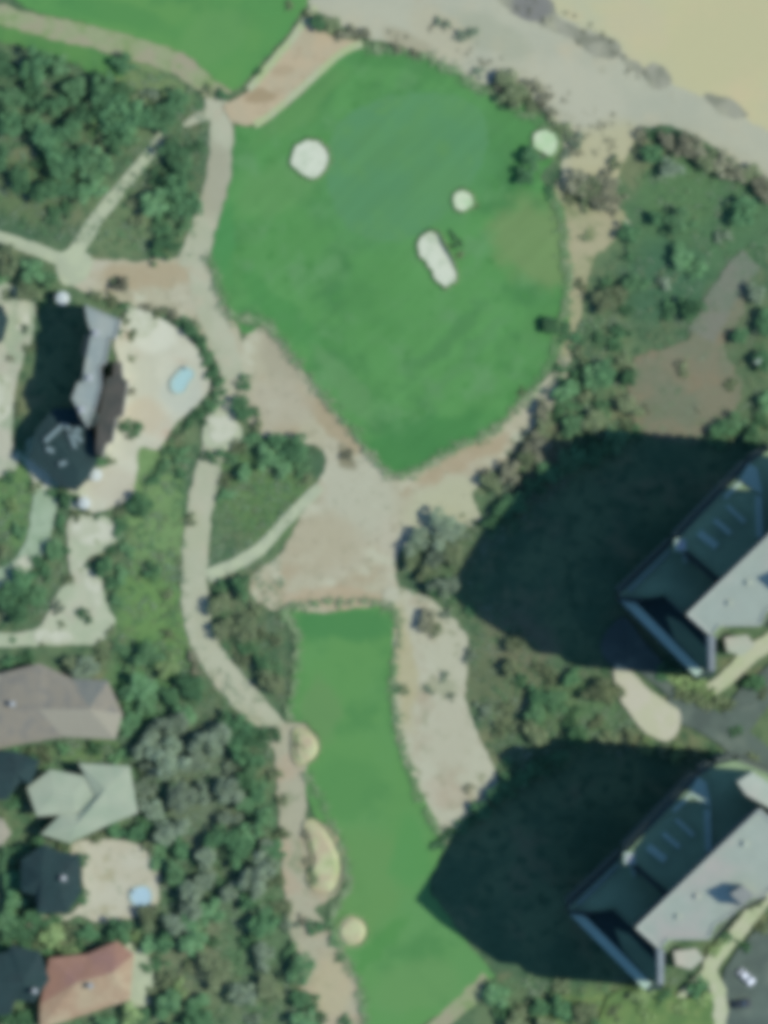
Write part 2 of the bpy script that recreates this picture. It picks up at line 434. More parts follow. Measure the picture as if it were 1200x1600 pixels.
# west side: hotel court, patio, garden paths
M_court = ground_mat('court_paving', col(184, 186, 168), var=[(col(160, 174, 150), .1, .42, .6), (col(178, 172, 156), .15, .5, .7), (col(130, 146, 112), .2, .6, .72)], grain=.08)
sheet('courtyard', [(-60, 440), (20, 448), (54, 468), (52, 520), (38, 560), (26, 600), (18, 680), (30, 720), (10, 740), (-60, 740)], M_court, 3)
ribbon('path', [(40, 690), (70, 745), (68, 800), (55, 850), (25, 890), (-60, 930)], (44, 26), ground_mat('pale_green_paving', col(160, 180, 156), var=[(col(150, 172, 146), .2, .4, .6)], grain=.06), 3)
M_patio = ground_mat('patio_paving', col(196, 198, 180), var=[(col(188, 190, 172), .15, .4, .6), (col(192, 180, 160), .12, .52, .7)], grain=.05, bump=.1,
    blobs=[(240, 520, 36, 30, 0, col(206, 210, 194), .8), (285, 610, 30, 36, 0, col(184, 192, 180), .7), (225, 650, 34, 30, 0, col(190, 178, 154), .6), (180, 760, 40, 30, 0, col(188, 184, 166), .6)])
sheet('patio', [(185, 500), (215, 482), (255, 500), (295, 528), (318, 565), (328, 605), (300, 640), (272, 665), (250, 700), (218, 700), (215, 735), (205, 775), (180, 790),
                (150, 800), (120, 790), (130, 745), (150, 715), (175, 680), (190, 640), (190, 590), (180, 545)], M_patio, 3)
sheet('patio', [(108, 812), (150, 805), (178, 815), (192, 835), (165, 858), (140, 872), (158, 905), (168, 950), (180, 975), (150, 1005), (90, 1008), (0, 1012), (-60, 1015), (-60, 990),
                (0, 988), (50, 985), (75, 960), (90, 925), (110, 905), (106, 870)], 
      ground_mat('garden_paving', col(182, 190, 166), var=[(col(170, 182, 156), .15, .4, .6), (col(186, 180, 166), .1, .5, .7)], grain=.06), 3)
sheet('patio', [(105, 1325), (140, 1312), (200, 1315), (240, 1340), (250, 1385), (240, 1420), (200, 1436), (150, 1440), (120, 1432), (60, 1450), (40, 1440), (70, 1430), (115, 1425), (130, 1390), (125, 1350)],
      ground_mat('villa_paving', col(186, 184, 164), var=[(col(190, 190, 172), .15, .4, .6), (col(172, 170, 144), .2, .55, .7)], grain=.06), 3)
sheet('patio', [(325, 650), (355, 645), (378, 668), (372, 695), (345, 705), (318, 690)], M_light, 3)

# east side: drives, paths and parking between the towers
M_broken = ground_mat('broken_paving', col(198, 202, 184), var=[(col(184, 190, 168), .3, .42, .6), (col(150, 162, 130), .35, .56, .68)], grain=.08)
for q in ([(100, 770), (128, 762), (140, 778), (124, 796), (104, 792)], [(112, 818), (150, 812), (182, 826), (170, 846), (128, 850)], [(122, 880), (148, 892), (160, 930), (150, 952), (136, 920)],
          [(30, 470), (48, 480), (44, 510), (26, 512)], [(-40, 590), (10, 585), (20, 620), (4, 660), (-40, 660)], [(42, 724), (70, 728), (78, 756), (58, 762)], [(60, 985), (110, 990), (104, 1004), (58, 1002)],
          [(196, 486), (228, 484), (246, 504), (226, 528), (204, 520)], [(20, 884), (42, 866), (50, 880), (30, 898)], [(326, 656), (352, 650), (372, 668), (350, 690), (330, 684)]):
    sheet('patio', q, M_broken, 3.5)
M_asph = ground_mat('asphalt', col(98, 114, 108), var=[(col(88, 102, 98), .1, .4, .6), (col(112, 126, 118), .15, .5, .7)], grain=.08, bump=.15)
ribbon('road', [(1040, 1105), (1090, 1120), (1150, 1155), (1200, 1200), (1290, 1270)], (34, 56), M_asph, 2)
ribbon('road', [(1150, 1130), (1190, 1080), (1290, 1010)], (50, 50), M_asph, 2)
sheet('road', [(1120, 1600), (1125, 1540), (1150, 1490), (1200, 1440), (1300, 1380), (1300, 1680), (1120, 1680)], M_asph, 3)
M_walk = ground_mat('walkway_paving', col(178, 190, 158), var=[(col(186, 192, 168), .2, .4, .6), (col(160, 176, 140), .2, .55, .7)], grain=.06)
sheet('path', [(966, 1046), (940, 1020), (945, 990), (975, 965), (1005, 1000), (1040, 1040), (1060, 1075), (1050, 1090), (1000, 1052)], M_asph, 2)
sheet('path', [(960, 1040), (985, 1048), (1015, 1078), (1045, 1098), (1062, 1112), (1060, 1140), (1040, 1158), (1010, 1145), (985, 1118), (966, 1085)],
      ground_mat('drop_off_paving', col(190, 194, 170), var=[(col(196, 196, 180), .15, .4, .6)], grain=.05), 2)
ribbon('path', [(1108, 1080), (1140, 1055), (1170, 1025), (1200, 1005), (1290, 950)], (22, 30), M_walk, 2)
ribbon('path', [(1290, 1330), (1200, 1400), (1150, 1460), (1110, 1510), (1125, 1560), (1120, 1640)], (26, 22), M_walk, 3)
ribbon('path', [(1060, 1560), (1110, 1515)], (10, 20), M_walk, 2)
sheet('lawn', [(950, 1560), (1020, 1545), (1070, 1560), (1110, 1555), (1115, 1600), (1110, 1680), (940, 1680)],
      ground_mat('yellow_verge', col(112, 140, 88), var=[(col(98, 130, 82), .2, .4, .6), (col(140, 158, 106), .15, .55, .7)], grain=.1), 4)

# ------------------------------------------------------------------ buildings
M_conc = plain_mat('pale_concrete', (.36, .38, .36, 1), grain=.08, scale=.6, stain=(.28, .30, .29, 1))
M_deckroof = plain_mat('dark_deck_membrane', (.24, .33, .18, 1), grain=.15, scale=.5, stain=(.19, .27, .15, 1))
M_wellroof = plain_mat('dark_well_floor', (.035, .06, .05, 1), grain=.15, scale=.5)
M_roofgrey = plain_mat('grey_gravel_roof', col(174, 186, 174), grain=.07, scale=.3, stain=col(184, 182, 174))
M_wallwhite = plain_mat('cream_render', (.45, .45, .41, 1), grain=.06, scale=.4)
M_glass = plain_mat('window_glass', (.03, .05, .06, 1), rough=.12, grain=.02, spec=.6)
M_rail = plain_mat('balcony_rail', (.14, .17, .14, 1), rough=.4, grain=.03)
M_slate = plain_mat('dark_slate', (.020, .045, .042, 1), grain=.25, scale=.8, stain=(.022, .042, .04, 1))
M_blueroof = plain_mat('blue_grey_roof', col(146, 160, 160), grain=.06, scale=.6, stain=col(160, 170, 166))
M_brownroof = plain_mat('charcoal_brown_tiles', col(84, 84, 80), grain=.15, scale=1.2, stain=col(66, 72, 70))
M_taupe = plain_mat('taupe_tiles', col(142, 138, 126), grain=.1, scale=1.5, stain=col(128, 128, 122))
M_taupe2 = plain_mat('grey_taupe_tiles', col(128, 132, 126), grain=.1, scale=1.5, stain=col(116, 122, 120))
M_taupe3 = plain_mat('pale_taupe_tiles', col(156, 154, 140), grain=.1, scale=1.5)
M_palegreen = plain_mat('pale_green_metal', col(166, 178, 158), grain=.07, scale=.6, stain=col(152, 168, 148))
M_terra = plain_mat('terracotta_tiles', col(158, 124, 108), grain=.12, scale=.6, stain=col(150, 118, 110))
M_terra2 = plain_mat('faded_terracotta_tiles', col(170, 146, 122), grain=.12, scale=.6, stain=col(176, 162, 136))
M_door = plain_mat('painted_door', (.12, .10, .08, 1), grain=.05)
M_kit = plain_mat('roof_plant_metal', (.4, .42, .43, 1), rough=.5, grain=.05)

def ccw(pts):
    a = sum(pts[i][0] * pts[(i + 1) % len(pts)][1] - pts[(i + 1) % len(pts)][0] * pts[i][1] for i in range(len(pts)))
    return pts if a > 0 else pts[::-1]

def prism(pts, z0, z1, cap=True):
    n = len(pts)
    vs = [(x, y, z0) for x, y in pts] + [(x, y, z1) for x, y in pts]
    fs = [(i, (i + 1) % n, n + (i + 1) % n, n + i) for i in range(n)]
    if cap:
        for t in tessellate_polygon([[Vector((x, y, 0)) for x, y in pts]]):
            a, b, c = [Vector((*pts[i], 0)) for i in t]
            t = t if (b - a).cross(c - a).z > 0 else t[::-1]
            fs.append(tuple(n + i for i in t))
    return vs, fs

def box(x0, y0, z0, x1, y1, z1):
    return prism([(x0, y0), (x1, y0), (x1, y1), (x0, y1)], z0, z1)

def merge(*parts):
    V, F = [], []
    for v, f in parts:
        k = len(V); V += v; F += [tuple(i + k for i in q) for q in f]
    return V, F

def inset(pts, dd):
    n = len(pts); out = []
    for i in range(n):
        p, a, b = Vector(pts[i]), Vector(pts[i - 1]), Vector(pts[(i + 1) % n])
        e1 = (p - a).normalized(); e2 = (b - p).normalized()
        n1 = Vector((-e1.y, e1.x)); n2 = Vector((-e2.y, e2.x))
        m = n1 + n2
        m = m / max(.25, m.length_squared) * 2 if m.length > 1e-6 else n1
        out.append(tuple(p + m * dd))
    return out

def ring(pts, w, z0, z1):
    """a parapet: closed wall of width w just inside the outline"""
    q = inset(pts, w); n = len(pts)
    vs = [(x, y, z0) for x, y in pts] + [(x, y, z1) for x, y in pts] + [(x, y, z1) for x, y in q] + [(x, y, z0) for x, y in q]
    fs = []
    for i in range(n):
        j = (i + 1) % n
        fs += [(i, j, n + j, n + i), (n + i, n + j, 2 * n + j, 2 * n + i), (2 * n + i, 2 * n + j, 3 * n + j, 3 * n + i)]
    return vs, fs

def bar(a, b, w, z0, z1):
    """an upright wall or beam from plan point a to b (metres)"""
    dx, dy = b[0] - a[0], b[1] - a[1]
    L = math.hypot(dx, dy); nx, ny = -dy / L * w / 2, dx / L * w / 2
    return prism([(a[0] - nx, a[1] - ny), (b[0] - nx, b[1] - ny), (b[0] + nx, b[1] + ny), (a[0] + nx, a[1] + ny)], z0, z1)

def add(name, vf, mat, parent=None, kind=None):
    o = obj(name, vf[0], vf[1], mat, parent)
    if kind: o['kind'] = kind
    return o

M_slab = plain_mat('balcony_slab', (.12, .15, .12, 1), grain=.06)
def wall_features(t, pts, z0, z1, storey=3.1, balcony=None, minlen=4):
    """window bands with panes per storey and, on the named edges, balcony slabs with rails"""
    n = len(pts)
    for i in range(n):
        a, b = Vector(pts[i]), Vector(pts[(i + 1) % n])
        e = b - a; L = e.length
        if L < minlen: continue
        e.normalize(); o = Vector((e.y, -e.x))
        for s in range(int((z1 - z0) / storey)):
            zz = z0 + s * storey
            if balcony and i in balcony:
                p, q = a + e * .6, b - e * .6
                sl = prism([tuple(p), tuple(p + o * 1.3), tuple(q + o * 1.3), tuple(q)], zz + storey - .42, zz + storey - .24)
                if s: 
                    bo = add('balcony', sl, M_slab, t)
                    add('rail', bar(tuple(p + o * 1.26), tuple(q + o * 1.26), .05, zz + storey - .24, zz + storey + .75), M_rail, bo)
            p, q = a + e * .8 + o * .02, b - e * .8 + o * .02
            wdw = add('window', bar(tuple(p), tuple(q), .12, zz + .95, zz + 2.4), M_conc, t)
            k = max(1, int((q - p).length / 2.6)); st = (q - p) / k
            add('pane', merge(*[bar(tuple(p + st * j + e * .1 + o * .05), tuple(p + st * (j + 1) - e * .1 + o * .05), .08, zz + 1.02, zz + 2.33) for j in range(k)]), M_glass, wdw)

M_tw = plain_mat('tower_facade', (.09, .11, .105, 1), grain=.08, scale=.4)
M_shadeconc = plain_mat('shade_concrete', (.34, .44, .33, 1), grain=.1, scale=.6)  # concrete copy toned for parts standing in shade
M_brightconc = plain_mat('terrace_parapet_concrete', (.38, .50, .38, 1), grain=.08, scale=.5)
M_coping2 = plain_mat('roof_coping', col(184, 192, 184), grain=.04)
def tower(dx, dy, label, f=1.0):
    U = H1 * f
    HW1, HW0, HD, HE = U * 1.5, U * 1.08, U * .92, U * 1.2
    LS = HD - 5.5                                  # the lower terrace at the south-west end
    HN = U * 1.62
    t = thing('apartment_tower', label, 'tower', (0, 0, 0), 0, 'apartment towers by the lawn')
    A = lambda x, y, h=HD: P(x + dx, y + dy, h)
    def hb(x, y):                                  # high block's roof slope is made up to shape its shade
        return U * (1.5 + .3 * max(0, min(1, ((x - 993) * .72 - (y - 1450) * .694) / 270)))
    sw = ccw([A(888, 1420), A(930, 1424), A(958, 1420), A(992, 1452), A(1028, 1487), A(1042, 1488), A(1092, 1440), A(1052, 1400), A(978, 1334)])
    ned = ccw([A(978, 1334, HE), A(1052, 1400, HE), A(1092, 1440, HE), A(1110, 1468, HE), A(1150, 1420, HE), A(1200, 1395, HE), A(1262, 1345, HE), A(1330, 1330, HE), A(1290, 1260, HE), A(1215, 1215, HE), A(1150, 1188, HE), A(1118, 1196, HE), A(1095, 1212, HE)])
    low = ccw([A(886, 1424), A(1014, 1552), A(1038, 1546), A(1036, 1490), A(1027, 1489), A(991, 1454), A(957, 1422), A(930, 1426)])
    add('wall', prism(sw, 0, HD - .6, cap=False), M_tw, t)
    add('wall', prism(ned, 0, HE - .6, cap=False), M_tw, t)
    add('wall', prism(low, 0, LS, cap=False), M_tw, t)
    add('roof', prism(inset(sw, .25), HD - 1.4, HD - .6), M_deckroof, t)
    add('roof', prism(inset(ned, .25), HE - 1.4, HE - .6), M_deckroof, t)
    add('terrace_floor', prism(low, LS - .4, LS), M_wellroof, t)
    add('parapet', ring(sw, .3, HD - .6, HD - .1), M_deckroof, t)
    add('parapet', ring(ned, .3, HE - .6, HE - .1), M_deckroof, t)
    add('parapet', bar(A(896, 1424), A(1014, 1543), 2.1, LS, LS + 1.0), M_brightconc, t)
    add('terrace_paving', prism(ccw([A(962, 1452), A(985, 1462), A(1026, 1504), A(1026, 1538), A(1012, 1528), A(975, 1488)]), LS, LS + .05), M_deckroof, t)
    add('parapet', bar(A(902, 1414), A(968, 1350), .8, HD - .5, HD + .1), plain_mat('dark_parapet', (.16, .21, .17, 1)), t)
    a, b = A(1033, 1484, HW1), A(1033, 1538, HW0)
    v, fc = bar(a, b, 1.3, LS, HW0)
    v = [(x, y, (HW1 if k in (4, 7) else HW0) if k >= 4 else z) for k, (x, y, z) in enumerate(v)]
    add('shade_screen_wall', (v, fc), M_conc, t)  # wall height and slope shaped to shade the low terrace
    bp = [(993, 1450), (1090, 1356), (1187, 1263), (1262, 1330), (1250, 1350), (1195, 1400), (1172, 1405), (1140, 1432), (1118, 1446), (1108, 1468), (1044, 1468), (1031, 1484)]
    hs = [hb(*p) for p in bp]
    blk = [A(*p, h) for p, h in zip(bp, hs)]
    if blk != ccw(blk): blk, hs = blk[::-1], hs[::-1]
    v, fc = prism(blk, HD - .6, 1, cap=False); m = len(blk)
    v = v[:m] + [(x, y, hs[k] - .1) for k, (x, y, z) in enumerate(v[m:])]
    add('upper_block', (v, fc), M_tw, t)
    v, fc = prism(inset(blk, .1), 0, 0); add('roof', ([(x, y, hs[k % m] - (.5 if k < m else .2)) for k, (x, y, z) in enumerate(v)], fc), M_roofgrey, t)
    v, fc = ring(blk, .55, 0, 1); add('parapet', ([(x, y, hs[k % m] + (-.25 if k < m or k >= 3 * m else .12)) for k, (x, y, z) in enumerate(v)], fc), M_coping2, t)
    h0 = hb(1160, 1398)
    sh = ccw([A(1140, 1396, h0), A(1160, 1382, h0), A(1178, 1398, h0), A(1160, 1414, h0)])
    s_ = add('stair_house', prism(sh, h0 - 3, h0 + 4.4), plain_mat('stair_house_roof', col(140, 146, 144)), t)
    add('door', bar(sh[0], tuple((Vector(sh[0]) * .6 + Vector(sh[1]) * .4)), .15, h0 - .3, h0 + 1.8), M_door, s_)
    for (x, y, w) in ((1090, 1400, 1.2), (1060, 1432, 1.0), (1165, 1318, 1.3)):
        h = hb(x, y); c = A(x, y, h)
        vu = add('roof_vent', box(c[0] - w / 2, c[1] - w / 2, h - .8, c[0] + w / 2, c[1] + w / 2, h + .3), M_roofgrey, t)
        add('cap', box(c[0] - w * .4, c[1] - w * .4, h + .3, c[0] + w * .4, c[1] + w * .4, h + .4), M_roofgrey, vu)
    for (x0, y0, x1, y1, w) in ((1012, 1322, 1040, 1344, 1.8), (1036, 1302, 1062, 1324, 1.2), (1056, 1280, 1084, 1306, 1.0)):
        add('pergola_fin', bar(A(x0, y0, HE), A(x1, y1, HE), w, HE - .6, HE + .3), M_shadeconc, t)
    add('terrace_frame', prism(ccw([A(1090, 1214, HE), A(1104, 1222, HE), A(1112, 1262, HE), A(1098, 1256, HE), A(1076, 1240, HE)]), HE - .6, HE + .1), M_shadeconc, t)
    add('terrace_frame', bar(A(1105, 1264, HE), A(1107, 1330, HE), 1.6, HE - .6, HE + .3), M_shadeconc, t)
    add('terrace_frame', bar(A(1078, 1243, HE), A(1052, 1268, HE), .9, HE - .6, HE + .2), M_shadeconc, t)
    c = A(984, 1342, HE)
    k_ = add('plant_box', box(c[0] - 1.3, c[1] - 1.3, HD - .6, c[0] + 1.3, c[1] + 1.5, HE), M_shadeconc, t)
    add('grille', box(c[0] - .9, c[1] - .9, HE, c[0] + .9, c[1] + 1.1, HE + .1), M_conc, k_)
    add('plinth', bar(A(986, 1350), A(992, 1370), 1.0, HD - .6, HD + .3), M_shadeconc, t)
    B = lambda x, y: P(x + dx, y + dy, HN)
    ne = ccw([B(1152, 1222), B(1176, 1206), B(1215, 1232), B(1275, 1272), B(1262, 1300), B(1212, 1268), B(1166, 1242)])
    add('wing_roof', prism(ne, HE - .6, HN), M_roofgrey, t)
    wall_features(t, sw, 0, HD - .8, balcony={0, len(sw) - 1})
    wall_features(t, ned, 0, HE - .8, balcony=set(range(len(ned))))
    wall_features(t, low, 0, LS - .4)
    wall_features(t, blk, HE, U * 1.45, minlen=6)
    # entrance canopy at the foot of the tower
    cp = thing('entrance_canopy', 'pale flat entrance canopy at the foot of the ' + ('tower nearer the beach' if dy else 'lower tower'), 'canopy')
    q = ccw([P(x + dx, y + dy, 5) for x, y in ((1052, 1486), (1088, 1482), (1100, 1498), (1080, 1515), (1056, 1508))])
    add('roof_slab', prism(q, 4.6, 5), M_roofgrey, cp)
    for p in inset(q, .5):
        add('post', box(p[0] - .12, p[1] - .12, 0, p[0] + .12, p[1] + .12, 4.6), M_conc, cp)
    return t
tower(80, -490, 'apartment tower with grey roof and dark lower terrace, the one nearer the beach', 1.08)
tower(0, 0, 'apartment tower with grey roof standing beside the bottom lawn, farther from the beach')

def hip(t, name, foot, ridge, he, hr, mats, over=.5):
    """tiled hipped roof: each eave edge climbs to the nearest ridge points"""
    foot = ccw(foot); eav = inset(foot, -over)
    nr = [min(range(len(ridge)), key=lambda k: (ridge[k][0] - x) ** 2 + (ridge[k][1] - y) ** 2) for x, y in eav]
    n = len(eav)
    for i in range(n):
        j = (i + 1) % n
        vs = [(*eav[i], he), (*eav[j], he), (*ridge[nr[j]], hr)]
        if nr[i] != nr[j]: vs.append((*ridge[nr[i]], hr))
        vs2 = [(x, y, z - .2) for x, y, z in vs]; m = len(vs)
        fs = [tuple(range(m)), tuple(reversed(range(m, 2 * m)))] + [((k + 1) % m, k, m + k, m + (k + 1) % m) for k in range(m)]
        add(name, (vs + vs2, fs), mats[i % len(mats)], t)
    return eav

def house(label, pts, ridge, h, hr, mats, chim=None, cat='house', name='house'):
    foot = ccw([P(x, y, h) for x, y in pts]); rd = [P(x, y, hr) for x, y in ridge]
    t = thing(name, label, cat)
    add('wall', prism(foot, 0, h - .05, cap=False), M_wallwhite, t)
    hip(t, 'roof', foot, rd, h, hr, mats)
    wall_features(t, foot, 0, h - .3, minlen=5)
    if chim:
        c = P(*chim, hr)
        ch = add('chimney', box(c[0] - .5, c[1] - .5, h, c[0] + .5, c[1] + .5, hr + 1.2), M_brownroof, t)
        add('chimney_cap', box(c[0] - .6, c[1] - .6, hr + 1.2, c[0] + .6, c[1] + .6, hr + 1.35), M_conc, ch)
    return t

# curved hotel on the west side
HH = 13.6
t = thing('hotel_building', 'narrow hotel with a pale blue-grey roof beside the white patio and pool', 'hotel')
main = ccw([P(x, y, HH) for x, y in [(132, 476), (188, 500), (180, 530), (172, 528), (164, 568), (156, 572), (158, 604), (148, 640), (136, 668), (126, 650), (112, 622), (122, 596), (128, 598), (134, 560), (142, 520), (136, 500)]])
add('wall', prism(main, 0, HH - .4, cap=False), M_wallwhite, t)
add('roof', prism(inset(main, .3), HH - .8, HH - .4), M_blueroof, t)
add('parapet', ring(main, .25, HH - .4, HH), M_blueroof, t)
wall_features(t, main, 0, HH - .6, balcony={0, 1, 3, 7})
for x, y in ((150, 520), (140, 590), (128, 640)):
    c = P(x, y, HH); v = add('roof_vent', box(c[0] - .7, c[1] - .7, HH - .4, c[0] + .7, c[1] + .7, HH + .6), M_kit, t)
    add('cap', box(c[0] - .5, c[1] - .5, HH + .6, c[0] + .5, c[1] + .5, HH + .75), M_conc, v)
south = [(58, 672), (84, 640), (112, 640), (134, 660), (148, 690), (150, 722), (136, 748), (118, 766), (96, 758), (72, 735), (46, 716)]
sp = ccw([P(x, y, 6) for x, y in south])
add('wing_wall', prism(sp, 0, 5.4, cap=False), M_wallwhite, t)
hip(t, 'wing_roof', sp, [P(80, 680, 6), P(100, 705, 6), P(122, 735, 6)], 5.5, 6.3, [M_slate], .3)
for a, b in (((70, 690), (100, 662)), ((100, 662), (128, 690)), ((108, 672), (118, 700)), ((118, 668), (126, 676)), ((72, 700), (84, 706)), ((92, 726), (104, 722))):
    add('ridge_cap', bar(P(*a, 7), P(*b, 7), 1.1, 5.4, 6.8), plain_mat('ridge_metal', (.16, .22, .21, 1)), t)
east = ccw([P(x, y, 9) for x, y in [(166, 590), (176, 588), (178, 564), (190, 566), (192, 590), (200, 596), (192, 650), (182, 652), (176, 690), (166, 694), (160, 716), (150, 708), (152, 660), (160, 620)]])
add('annex_wall', prism(east, 0, 8.8, cap=False), M_wallwhite, t)
add('annex_roof', prism(east, 8.8, 9), M_brownroof, t)

# houses along the west edge; the dark slate ones are stand-ins for shade
house('house with taupe tiled hip roof on the west edge, below the pale garden paving', [(-60, 1058), (0, 1056), (62, 1040), (112, 1064), (166, 1066), (188, 1116), (178, 1152), (98, 1148), (30, 1160), (-60, 1180)],
      [(-20, 1110), (60, 1108), (140, 1108)], 4.0, 6.4, [M_taupe, M_taupe, M_taupe3, M_taupe3, M_taupe, M_taupe2], (20, 1100))  # tile tone varies from slope to slope
house('house with pale green roof above the villa patio', [(46, 1232), (80, 1206), (132, 1216), (150, 1245), (118, 1275), (95, 1270), (60, 1272)],
      [(85, 1240), (115, 1243)], 5.0, 5.8, [M_palegreen])
house('smaller pale green roofed house joined against the trees beside the villa patio', [(128, 1196), (200, 1200), (212, 1268), (172, 1284), (108, 1314), (70, 1302), (96, 1276), (122, 1276), (154, 1246)],
      [(165, 1232), (120, 1288)], 5.4, 6.3, [M_palegreen], None)
house('house with faded terracotta hip roof at the bottom of the west side', [(80, 1500), (138, 1494), (182, 1474), (206, 1492), (200, 1560), (150, 1576), (66, 1604), (66, 1570)],
      [(120, 1535), (176, 1520)], 4.5, 5.9, [M_terra2, M_terra2, M_terra2, M_terra2, M_terra, M_terra, M_terra, M_terra], (142, 1540))
house('dark roofed house put in for shade west of the villa patio pool', [(36, 1345), (70, 1322), (92, 1334), (122, 1338), (124, 1392), (104, 1424), (62, 1424), (58, 1396), (36, 1390)],
      [(65, 1370), (90, 1375)], 7.0, 9.0, [M_slate], (100, 1372))
house('dark roofed house put in for shade on the lower west edge beside the terracotta roof', [(-60, 1505), (14, 1490), (20, 1480), (60, 1490), (74, 1530), (52, 1562), (20, 1560), (14, 1582), (-60, 1590)],
      [(-20, 1535), (35, 1535)], 7.0, 9.0, [M_slate], (55, 1548))
house('dark roofed house put in for shade on the west edge above the pale green roof', [(-60, 1180), (20, 1176), (58, 1190), (46, 1222), (30, 1218), (10, 1246), (-60, 1252)],
      [(-20, 1210), (25, 1208)], 6.0, 8.0, [M_slate])
house('tiny light roofed building cut by the west edge', [(-60, 1275), (2, 1282), (14, 1302), (0, 1318), (-60, 1310)], [(-30, 1296), (-5, 1298)], 3.2, 4.4, [M_taupe3])
house('dark roofed pavilion cut by the west edge beside the court', [(-60, 470), (2, 480), (10, 500), (2, 530), (-60, 560)], [(-40, 515), (-15, 505)], 5, 6.5, [M_slate])

# pools
M_water, nt_, b_ = new_mat('pool_water', .08, .5)
b_.inputs['Base Color'].default_value = (.34, .50, .45, 1)
_n = NB(nt_); _g = _n.n('ShaderNodeNewGeometry').outputs['Position']
_b = _n.n('ShaderNodeBump'); _b.inputs['Strength'].default_value = .15; _n.link(_n.noise(_g, 1.5), _b.inputs['Height']); _n.link(_b.outputs[0], b_.inputs['Normal'])
M_coping = plain_mat('pool_coping', col(176, 192, 180), grain=.04)
M_blue, nt_, b2 = new_mat('blue_pool_water', .08, .5); b2.inputs['Base Color'].default_value = (.36, .50, .52, 1)
def pool(label, pts, water, steps=True):
    t = thing('swimming_pool', label, 'pool')
    q = ccw([P(x, y) for x, y in smooth_poly(pts, 5)])
    z = LEVEL[0] * .012 + .01
    add('coping', ring(inset(q, -.45), .5, 0, z + .16), M_coping, t)
    add('water', prism(inset(q, -.02), 0, z + .05), water, t)
    a = Vector(q[0])
    st = add('ladder', merge(bar(tuple(a), tuple(a + Vector((.5, .3))), .06, z, z + .9), bar(tuple(a + Vector((.3, -.5))), tuple(a + Vector((.8, -.2))), .06, z, z + .9)), M_kit, t)
sheet('patio', [(196, 1478), (222, 1484), (236, 1500), (236, 1562), (214, 1572), (196, 1562)], M_light, 3)
pool('small teal kidney pool in the white hotel patio', [(290, 574), (303, 584), (294, 598), (286, 612), (272, 612), (268, 598), (276, 586)], M_water)
pool('small blue pool in the corner of the lower villa patio', [(208, 1390), (228, 1386), (236, 1398), (232, 1412), (214, 1414), (205, 1404)], M_blue)

# small garden structures
def shelter(label, x, y, r, h, mat, sides=8, name='shelter', cat='shelter', rot=.3):
    c = P(x, y, h)
    t = thing(name, label, cat, (c[0], c[1], 0), rot)
    rr = r * K
    pts = [(rr * math.cos(2 * math.pi * i / sides), rr * math.sin(2 * math.pi * i / sides)) for i in range(sides)]
    for i in range(sides):
        a, b = pts[i], pts[(i + 1) % sides]
        add('roof_panel', ([(*a, h), (*b, h), (0, 0, h + rr * .25), (*a, h - .15), (*b, h - .15), (0, 0, h + rr * .25 - .15)], [(0, 1, 2), (5, 4, 3), (1, 0, 3, 4), (2, 1, 4, 5), (0, 2, 5, 3)]), mat, t)
        if i % 2 == 0:
            add('post', box(a[0] * .85 - .08, a[1] * .85 - .08, 0, a[0] * .85 + .08, a[1] * .85 + .08, h), M_conc, t)
    return t
M_white = plain_mat('white_canvas', (.48, .52, .46, 1), grain=.04)
M_greenish = plain_mat('pale_green_canvas', col(160, 200, 150), grain=.04)
shelter('pale round garden shelter beside the hotel roof corner', 98, 466, 11, 3.6, M_white, name='garden_shelter')
shelter('small white parasol on the sunny court edge near the brown annex', 150, 742, 10, 2.6, M_white, name='parasol', cat='parasol')
shelter('tiny white parasol at the hotel path end', 132, 786, 10, 2.6, M_white, name='parasol', cat='parasol')
shelter('pale kiosk roof by the bare soil on the east side', 1186, 563, 9, 2.8, M_white, 4, name='kiosk', cat='kiosk')

# sand bunkers in the lawn
M_bsand = ground_mat('bunker_sand', col(206, 214, 196), var=[(col(184, 198, 174), .35, .45, .65)], grain=.08, bump=.2)
M_bsand2 = ground_mat('pale_green_sand', col(202, 216, 188), var=[(col(180, 208, 168), .3, .4, .6)], grain=.05, bump=.2)
M_lip = ground_mat('bunker_lip_turf', col(98, 138, 88), var=[(col(112, 134, 98), .5, .4, .6)], grain=.1)
def bunker(label, pts, mat, lip=.5):
    t = thing('sand_bunker', label, 'bunker')
    q = ccw([P(x, y) for x, y in ragged(smooth_poly(pts, 6), 3.0, .12)])
    z = LEVEL[0] * .012 + .02
    o1, o2 = inset(q, -1.1), inset(q, -.35); n = len(q)
    cx, cy = sum(p[0] for p in q) / n, sum(p[1] for p in q) / n
    vs = [(*p, 0) for p in o1] + [(*p, z + lip * (.4 + 1.6 * max(0, ((p[0] - cx) * .8 + (p[1] - cy) * .6) / max(1, math.hypot(p[0] - cx, p[1] - cy))))) for p in o2] + [(*p, z + .04) for p in q]
    fs = []
    for i in range(n):
        j = (i + 1) % n
        fs += [(i, j, n + j, n + i), (n + i, n + j, 2 * n + j, 2 * n + i)]
    add('lip', (vs, fs), M_lip, t)
    add('sand', prism(inset(q, -.12), 0, z + .1), mat, t)
bunker('roundish white sand bunker in the upper left of the main lawn', [(462, 232), (480, 220), (500, 224), (512, 240), (508, 262), (490, 278), (472, 270), (456, 254)], M_bsand, .3)
bunker('small pale green bunker between the elongated bunker and the brown turf patch', [(710, 304), (722, 299), (736, 306), (738, 318), (726, 328), (712, 322)], M_bsand2, .25)
bunker('elongated white sand bunker in the middle of the main lawn', [(655, 378), (668, 364), (684, 366), (692, 384), (708, 412), (712, 434), (698, 446), (682, 436), (670, 412), (656, 396)], M_bsand, .6)
